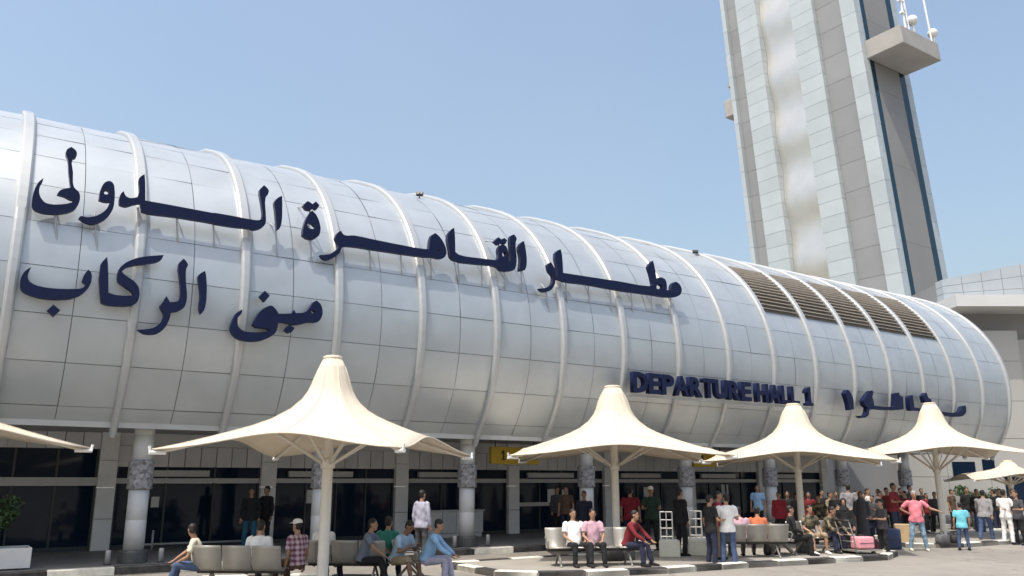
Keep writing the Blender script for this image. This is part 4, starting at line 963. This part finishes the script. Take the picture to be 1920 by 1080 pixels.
person(at(1916,1022), 250, 'person in dark top cut off by the right edge', 'stand', 'dkgrey', 'black', group=G_ST, H=1.72, arms='fwd')
person(at_w(1820,985,19.0,.0), 200, 'person in black standing behind the child', 'stand', 'black', 'dkgrey', sleeve='long', group=G_ST, H=1.78)
person(at_w(1742,985,20.0,.0), 170, 'dark dressed person seen past the arm of the man in pink', 'stand', 'wine', 'black', group=G_ST, H=1.55)
person(at_w(1712,990,21.5,.15), 120, 'person in dark clothes by the hall entrance', 'stand', 'dkgrey', 'navy', group=G_ST, H=1.7)
person(at_w(1520,985,19.6,.0), 200, 'person in brown red shirt standing behind the camouflage pair', 'stand', 'wine', 'brown', group=G_ST, H=1.66)
person(at_w(1545,985,20.4,.0), 170, 'person in black shirt standing further back behind the camouflage pair', 'stand', 'black', 'brown', group=G_ST, H=1.7)

person(at_w(1045,985,24.0,.15), 150, 'person in grey top half lost in the shade by the dark doors', 'stand', 'dkgrey', 'black', sleeve='long', group=G_ST, H=1.7)
person(at_w(1062,985,23.0,.15), 200, 'person in brown top in the shade left of the man in the dark suit', 'stand', 'brown', 'navy', group=G_ST, H=1.72)
person(at_w(1446,985,22.5,.15), 160, 'person in orange top standing in the shade right of the man in light blue', 'stand', 'orange', 'dkgrey', group=G_ST, H=1.62)
person(at_w(1702,985,18.9,.0), 250, 'person in maroon top close behind the man in pink', 'stand', 'maroon', 'black', sleeve='long', group=G_ST, H=1.66)
person(at_w(1870,985,18.6,.0), 320, 'person in dark clothes behind the walking man in grey', 'stand', 'black', 'navy', sleeve='long', group=G_ST, H=1.7)
person(at_w(1618,985,17.4,.1), 200, 'woman in dark grey robe and scarf behind the pink bag', 'stand', robe='dkgrey', hair='scarf', group=G_ST, H=1.6)

for px, w_, hd, tp, bt, hh, kw, lb in (
  (1497,18.6,150,'dkgrey','black',1.66,{},'person in dark grey top behind the person in black on the side-on bench'),
  (1538,17.6,210,'camo','brown',1.60,{},'standing person in camouflage top behind the seated camouflage pair'),
  (1572,18.4,190,'black','black',1.70,dict(sleeve='long'),'person in black between the camouflage pair and the man in grey'),
  (1611,20.6,140,'ltblue','navy',1.70,{},'person in pale blue top behind the man in grey shirt'),
  (1640,17.6,230,'dkgrey','navy',1.56,dict(arms='phone'),'shorter person in charcoal top looking at a phone behind the trolley'),
  (1668,19.8,170,'wine','black',1.78,{},'person in dark red top left of the man in maroon t-shirt'),
  (1694,20.8,160,'black','navy',1.75,dict(sleeve='long'),'tall person in black behind the cartons'),
  (1758,18.8,210,'dkgrey','black',1.62,{},'person in charcoal top left of the fourth canopy pole'),
  (1790,20.5,150,'brown','black',1.68,{},'person in brown top right of the fourth canopy pole'),
  (1838,18.0,190,'black','jeans',1.72,dict(sleeve='long'),'person in black jacket left of the walking man in grey'),
  (1880,19.2,200,'dkgrey','black',1.70,{},'person in charcoal top left of the one in white trousers'),
  (1480,20.2,200,'black','black',1.68,{},'person in black far behind the side-on bench, left of the third pole'),
  (1508,21.8,170,'maroon','black',1.70,{},'person in maroon top by the doors right of the third pole'),
  (1560,19.2,140,'khaki','navy',1.66,{},'person in khaki top behind the camouflage pair, left of the man in grey'),
  (1624,18.4,215,'dkgrey','black',1.62,{},'person in charcoal top just behind the woman in dark grey robe'),
  (1655,18.8,150,'black','jeans',1.68,dict(sleeve='long'),'person in black jacket and jeans behind the trolley group'),
  (1734,21.0,190,'black','black',1.72,{},'person in black against the pale hall wall, left of the fourth pole'),
  (1906,17.6,160,'black','black',1.74,dict(sleeve='long'),'person in black right behind the one in white trousers')):
    person(at_w(px,985,w_,.0), hd, lb, 'stand', tp, bt, group=G_ST, H=hh, **kw)

# ------------------------------------------------------------------ luggage, boxes, planters, racks
M_PINK = mat('pink_nylon', (.78,.33,.38), .6, 0, .08, 6, .3, 20); M_CARD = mat('cardboard', (.48,.35,.20), .85, 0, .12, 6)
M_BLUEB = mat('blue_nylon', (.03,.05,.12), .6, 0, .1, 6); M_CREAMB = mat('cream_block', (.62,.60,.50), .8, 0, .06, 4)
M_LEAF = [mat('leaf_dark', (.030,.065,.020), .6, 0, .35, 9), mat('leaf_mid', (.055,.10,.03), .6, 0, .3, 9)]
M_TRUNK = mat('stem', (.10,.07,.045), .9)
def trolley(loc, heading, label):
    root = thing('luggage_trolley', loc, az(heading), label, 'trolley')
    bm = bmesh.new(); box(bm, -.28,.28,-.45,.40,.19,.23)
    for x in (-.28,.28): tube(bm, [(x,-.45,.21),(x,.42,.21),(x,.50,.24)], .018, 6)
    obj('platform', bm, M_STEEL, root)
    bm = bmesh.new()
    for x in (-.27,.27): tube(bm, [(x,-.44,.20),(x,-.50,.60),(x,-.62,1.0)], .018, 6)
    for z, y in ((.45,-.475),(.62,-.505),(.8,-.56)): tube(bm, [(-.27,y,z),(.27,y,z)], .012, 6)
    obj('back_frame', bm, M_STEEL, root, True)
    bm = bmesh.new(); tube(bm, [(-.30,-.62,1.0),(.30,-.62,1.0)], .024, 8); obj('handle', bm, M_DARKM, root, True)
    for x, y in ((-.24,-.38),(.24,-.38),(0,.38)):
        bm = bmesh.new(); tube(bm, [(x-.022,y,.085),(x+.022,y,.085)], .085, 14); wh = obj('wheel', bm, M_BLACKP, root)
        bm = bmesh.new(); tube(bm, [(x-.026,y,.085),(x+.026,y,.085)], .04, 10); tube(bm, [(x,y,.085),(x,y,.2)], .015, 6); obj('fork', bm, M_STEEL, wh)
    return root
def suitcase(loc, heading, sx, sy, sz, m, label, group=None):
    root = thing('suitcase', loc, az(heading), label, 'suitcase', group)
    bm = bmesh.new(); box(bm, -sx/2, sx/2, -sy/2, sy/2, .02, sz); bevel_mod(obj('shell', bm, m, root, True), .045, 4)
    bm = bmesh.new(); tube(bm, [(-.10,0,sz-.01),(-.10,0,sz+.045),(.10,0,sz+.045),(.10,0,sz-.01)], .013, 6); obj('handle', bm, M_BLACKP, root, True)
    bm = bmesh.new()
    for z in (sz*.5,): tube(bm, [(-sx/2-.004,-sy/2-.004,z),(sx/2+.004,-sy/2-.004,z)], .008, 6)
    obj('zip', bm, M_DARKM, root)
    return root
tp = at(1618,1046); trolley(tp, 70, 'steel luggage trolley carrying the pink bag')
suitcase(tp+Vector((.02,0,.232)), 70-90, .52,.38,.33, M_PINK, 'pink bag lying on the luggage trolley')
tp2 = at(1676,1030); suitcase(tp2, 20, .46,.28,.62, M_BLUEB, 'dark blue suitcase behind the person in dark grey')
def carton(loc, heading, sx, sy, sz, label):
    bm = bmesh.new(); box(bm, -sx/2, sx/2, -sy/2, sy/2, .0, sz); root = thing('carton', loc, az(heading), label, 'box', 'cardboard cartons by the man in pink')
    bevel_mod(obj('box', bm, M_CARD, root), .008, 1)
    bm = bmesh.new(); box(bm, -sx/2-.002, sx/2+.002, -.03,.03, -.0, sz+.002); obj('tape', bm, mat('packing_tape', (.55,.45,.28), .4), root)
cp = at(1696,1022,.0); carton(cp, 20, .62,.5,.36, 'lower cardboard carton left of the man in pink'); carton(cp+Vector((.03,.02,.364)), 26, .56,.46,.30, 'upper cardboard carton on top of the lower one')
for (px, py, lb) in ((1256,1044,'cream block left of the slim black figure, under the first white rack'),(1308,1041,'cream block right of the slim black figure, under the second white rack')):
    p = at(px,py,.115); root = thing('concrete_block', p, az(10), lb, 'block', 'cream concrete blocks on the island')
    bm = bmesh.new(); box(bm, -.27,.27,-.27,.27,0,.42); bevel_mod(obj('body', bm, M_CREAMB, root), .03, 2)
    bm = bmesh.new(); box(bm, -.20,.20,-.20,.20,.421,.44); obj('cap', bm, M_WHITE, root)
for (px, lb) in ((1250,'white metal rack between the man in white cap and the slim black figure'),(1305,'second white metal rack right of the slim black figure')):
    p = at_w(px,1000,20.6,0); root = thing('metal_rack', p, az(8), lb, 'rack', 'white tubular racks')
    bm = bmesh.new()
    for x in (-.19,0,.19):
        for y in (-.15,.15): tube(bm, [(x,y,0),(x,y,1.08)], .018, 6)
    obj('upright', bm, M_STEELP, root)
    for z in (.3,.56,.82,1.07):
        bm = bmesh.new()
        for y in (-.15,.15): tube(bm, [(-.19,y,z),(.19,y,z)], .016, 6)
        for x in (-.19,.19): tube(bm, [(x,-.15,z),(x,.15,z)], .016, 6)
        obj('rail', bm, M_STEELP, root)
def foliage(name, root, n, rx, ry, rz, cz, lf, m, seed):
    rnd = random.Random(seed); bm = bmesh.new()
    cl = [(Vector((rnd.uniform(-1,1)*rx*.8, rnd.uniform(-1,1)*ry*.8, cz+rnd.uniform(-1,1)*rz*.85)), rnd.uniform(.25,.5)) for _ in range(16)]
    for _ in range(n):
        c, r = rnd.choice(cl); d = Vector((rnd.gauss(0,1), rnd.gauss(0,1), rnd.gauss(0,1))).normalized()*r*rnd.random()**.4*min(1,rx*1.6)
        p = c + d; s_ = lf*rnd.uniform(.6,1.3); nx = Vector((rnd.gauss(0,1), rnd.gauss(0,1), rnd.gauss(0,.6))).normalized(); ny = nx.cross(Vector((rnd.gauss(0,1),rnd.gauss(0,1),rnd.gauss(0,1)))).normalized()
        bm.faces.new([bm.verts.new(p+nx*s_), bm.verts.new(p+ny*s_*.45), bm.verts.new(p-nx*s_), bm.verts.new(p-ny*s_*.45)]).material_index = rnd.randint(0,1)
    return obj(name, bm, m, root)
root = thing('planter', P(1.25,22.4,.15), az(0), 'grey square planter at the far left below the shrub', 'planter')
bm = bmesh.new()
for b in ((-.62,.62,-.45,-.40,.03,.46),(-.62,.62,.40,.45,.03,.46),(-.62,-.57,-.397,.397,.03,.46),(.57,.62,-.397,.397,.03,.46)): box(bm, *b)
bevel_mod(obj('box', bm, M_PIL, root), .008, 1); root.rotation_euler.z = math.atan2(U.y, U.x)
bm = bmesh.new(); box(bm, -.569,.569,-.396,.396,.03,.40); obj('soil', bm, M_TRUNK, root)
sh = thing('shrub', P(1.0,22.4,.52), 0, 'dark green shrub growing in the grey planter at far left', 'shrub')
bm = bmesh.new()
for i in range(7): a = i*.9; tube(bm, [(0,0,0),(math.cos(a)*.12,math.sin(a)*.12,.5),(math.cos(a)*.25,math.sin(a)*.25,1.0)], [.02,.014,.006], 5)
obj('stem', bm, M_TRUNK, sh); foliage('leaves', sh, 2600, .42, .40, .55, .62, .055, M_LEAF, 3)
for i, (px, w, lb) in enumerate(((1832,27,'dark shrub behind the walking man in grey'),(1868,28.5,'broad dark shrub under the distant canopy'),(1908,27.5,'dark shrub at the right edge behind the person in white'),(1790,29,'dark shrub left of the child, by the hall wall'))):
    p = at_w(px,975,w,0); s_ = thing('shrub', p, 0, lb, 'shrub', 'dark shrubs in front of the hall')
    bm = bmesh.new()
    for j in range(6): a = j*1.05; tube(bm, [(0,0,0),(math.cos(a)*.3,math.sin(a)*.3,.6),(math.cos(a)*.6,math.sin(a)*.6,1.3)], [.03,.02,.008], 5)
    obj('stem', bm, M_TRUNK, s_); foliage('leaves', s_, 3000, 1.15, .8, .75, .9, .085, M_LEAF, 10+i)
# short silver bollards beside the columns
k = 0
for t, lb in ((3.45,'left of the nearest full column'),(4.62,'right of the nearest full column'),(12.75,'left of the column by the grey counter'),(13.9,'right of the column by the grey counter')):
    root = thing('bollard', P(t,22.1,.15), 0, 'short pale steel bollard '+lb, 'bollard', 'short bollards beside the columns')
    bm = bmesh.new(); lathe(bm, [(.06,0),(.06,.30),(.05,.33)], 14); obj('post', bm, M_STEELP, root, True)
    bm = bmesh.new(); lathe(bm, [(.085,0),(.085,.02)], 14); obj('foot', bm, M_DARKM, root)
root = thing('guard_rail', P(6.1,25.9,.15), math.atan2(U.y,U.x), 'low steel guard rail in front of the left glass doors', 'railing')
for x in (-1.3,-.95):
    bm = bmesh.new(); tube(bm, [(x,0,0),(x,0,.55)], .03, 8); obj('post', bm, M_STEELP, root, True)
bm = bmesh.new(); tube(bm, [(-1.3,0,.17),(2.2,0,.17)], .03, 8); obj('rail', bm, M_STEELP, root, True)

# bags left on the ground by the benches
M_BAGS = [mat('bag_black', (.015,.015,.017), .7, 0, .2, 8, .3, 20), mat('bag_grey', (.10,.10,.105), .7, 0, .2, 8, .3, 20), mat('bag_maroon', (.09,.015,.02), .7, 0, .2, 8, .3, 20)]
def bag(loc, rz, sx, sy, sz, m, label):
    root = thing('travel_bag', loc, rz, label, 'bag', 'bags on the ground by the benches')
    bm = bmesh.new(); n = 20; rings = []
    for zf, k_ in ((0,.86),(.08,1.0),(.45,1.04),(.8,.94),(.95,.7),(1,.35)):
        rings.append([bm.verts.new((sx*.5*k_*math.copysign(abs(math.cos(2*math.pi*i/n))**.55, math.cos(2*math.pi*i/n)), sy*.5*k_*math.copysign(abs(math.sin(2*math.pi*i/n))**.55, math.sin(2*math.pi*i/n)), sz*zf)) for i in range(n)])
    for a, b in zip(rings[:-1], rings[1:]):
        for i in range(n): bm.faces.new((a[i], a[(i+1)%n], b[(i+1)%n], b[i]))
    bm.faces.new(rings[0][::-1]); bm.faces.new(rings[-1]); obj('body', bm, m, root, True)
    bm = bmesh.new(); tube(bm, [(-sx*.22,0,sz*.92),(-sx*.17,0,sz*1.25),(sx*.17,0,sz*1.25),(sx*.22,0,sz*.92)], .012, 6); obj('handle', bm, M_BLACKP, root, True)
for px, py, a, sx, sy, sz, mi, lb in (
  (1150,1052,.3,.5,.28,.30,0,'black travel bag on the ground right of the pair on the bench facing out'),
  (1178,1050,1.0,.42,.26,.34,1,'grey travel bag next to the black one in front of the second pole'),
  (1448,1040,.5,.46,.28,.28,0,'black bag under the bench backed to the viewer'),
  (1508,1036,.2,.40,.26,.30,1,'grey bag at the feet of the person in black on the side-on bench'),
  (1640,1036,.8,.42,.26,.36,2,'maroon bag right of the luggage trolley'),
  (1768,1020,.4,.44,.28,.30,1,'grey bag at the foot of the fourth canopy pole'),
  (1790,1019,1.2,.38,.24,.28,0,'black bag between the fourth canopy pole and the child')):
    bag(at(px,py,IZ if px < 1620 or px > 1700 else 0), a, sx, sy, sz, M_BAGS[mi], lb)
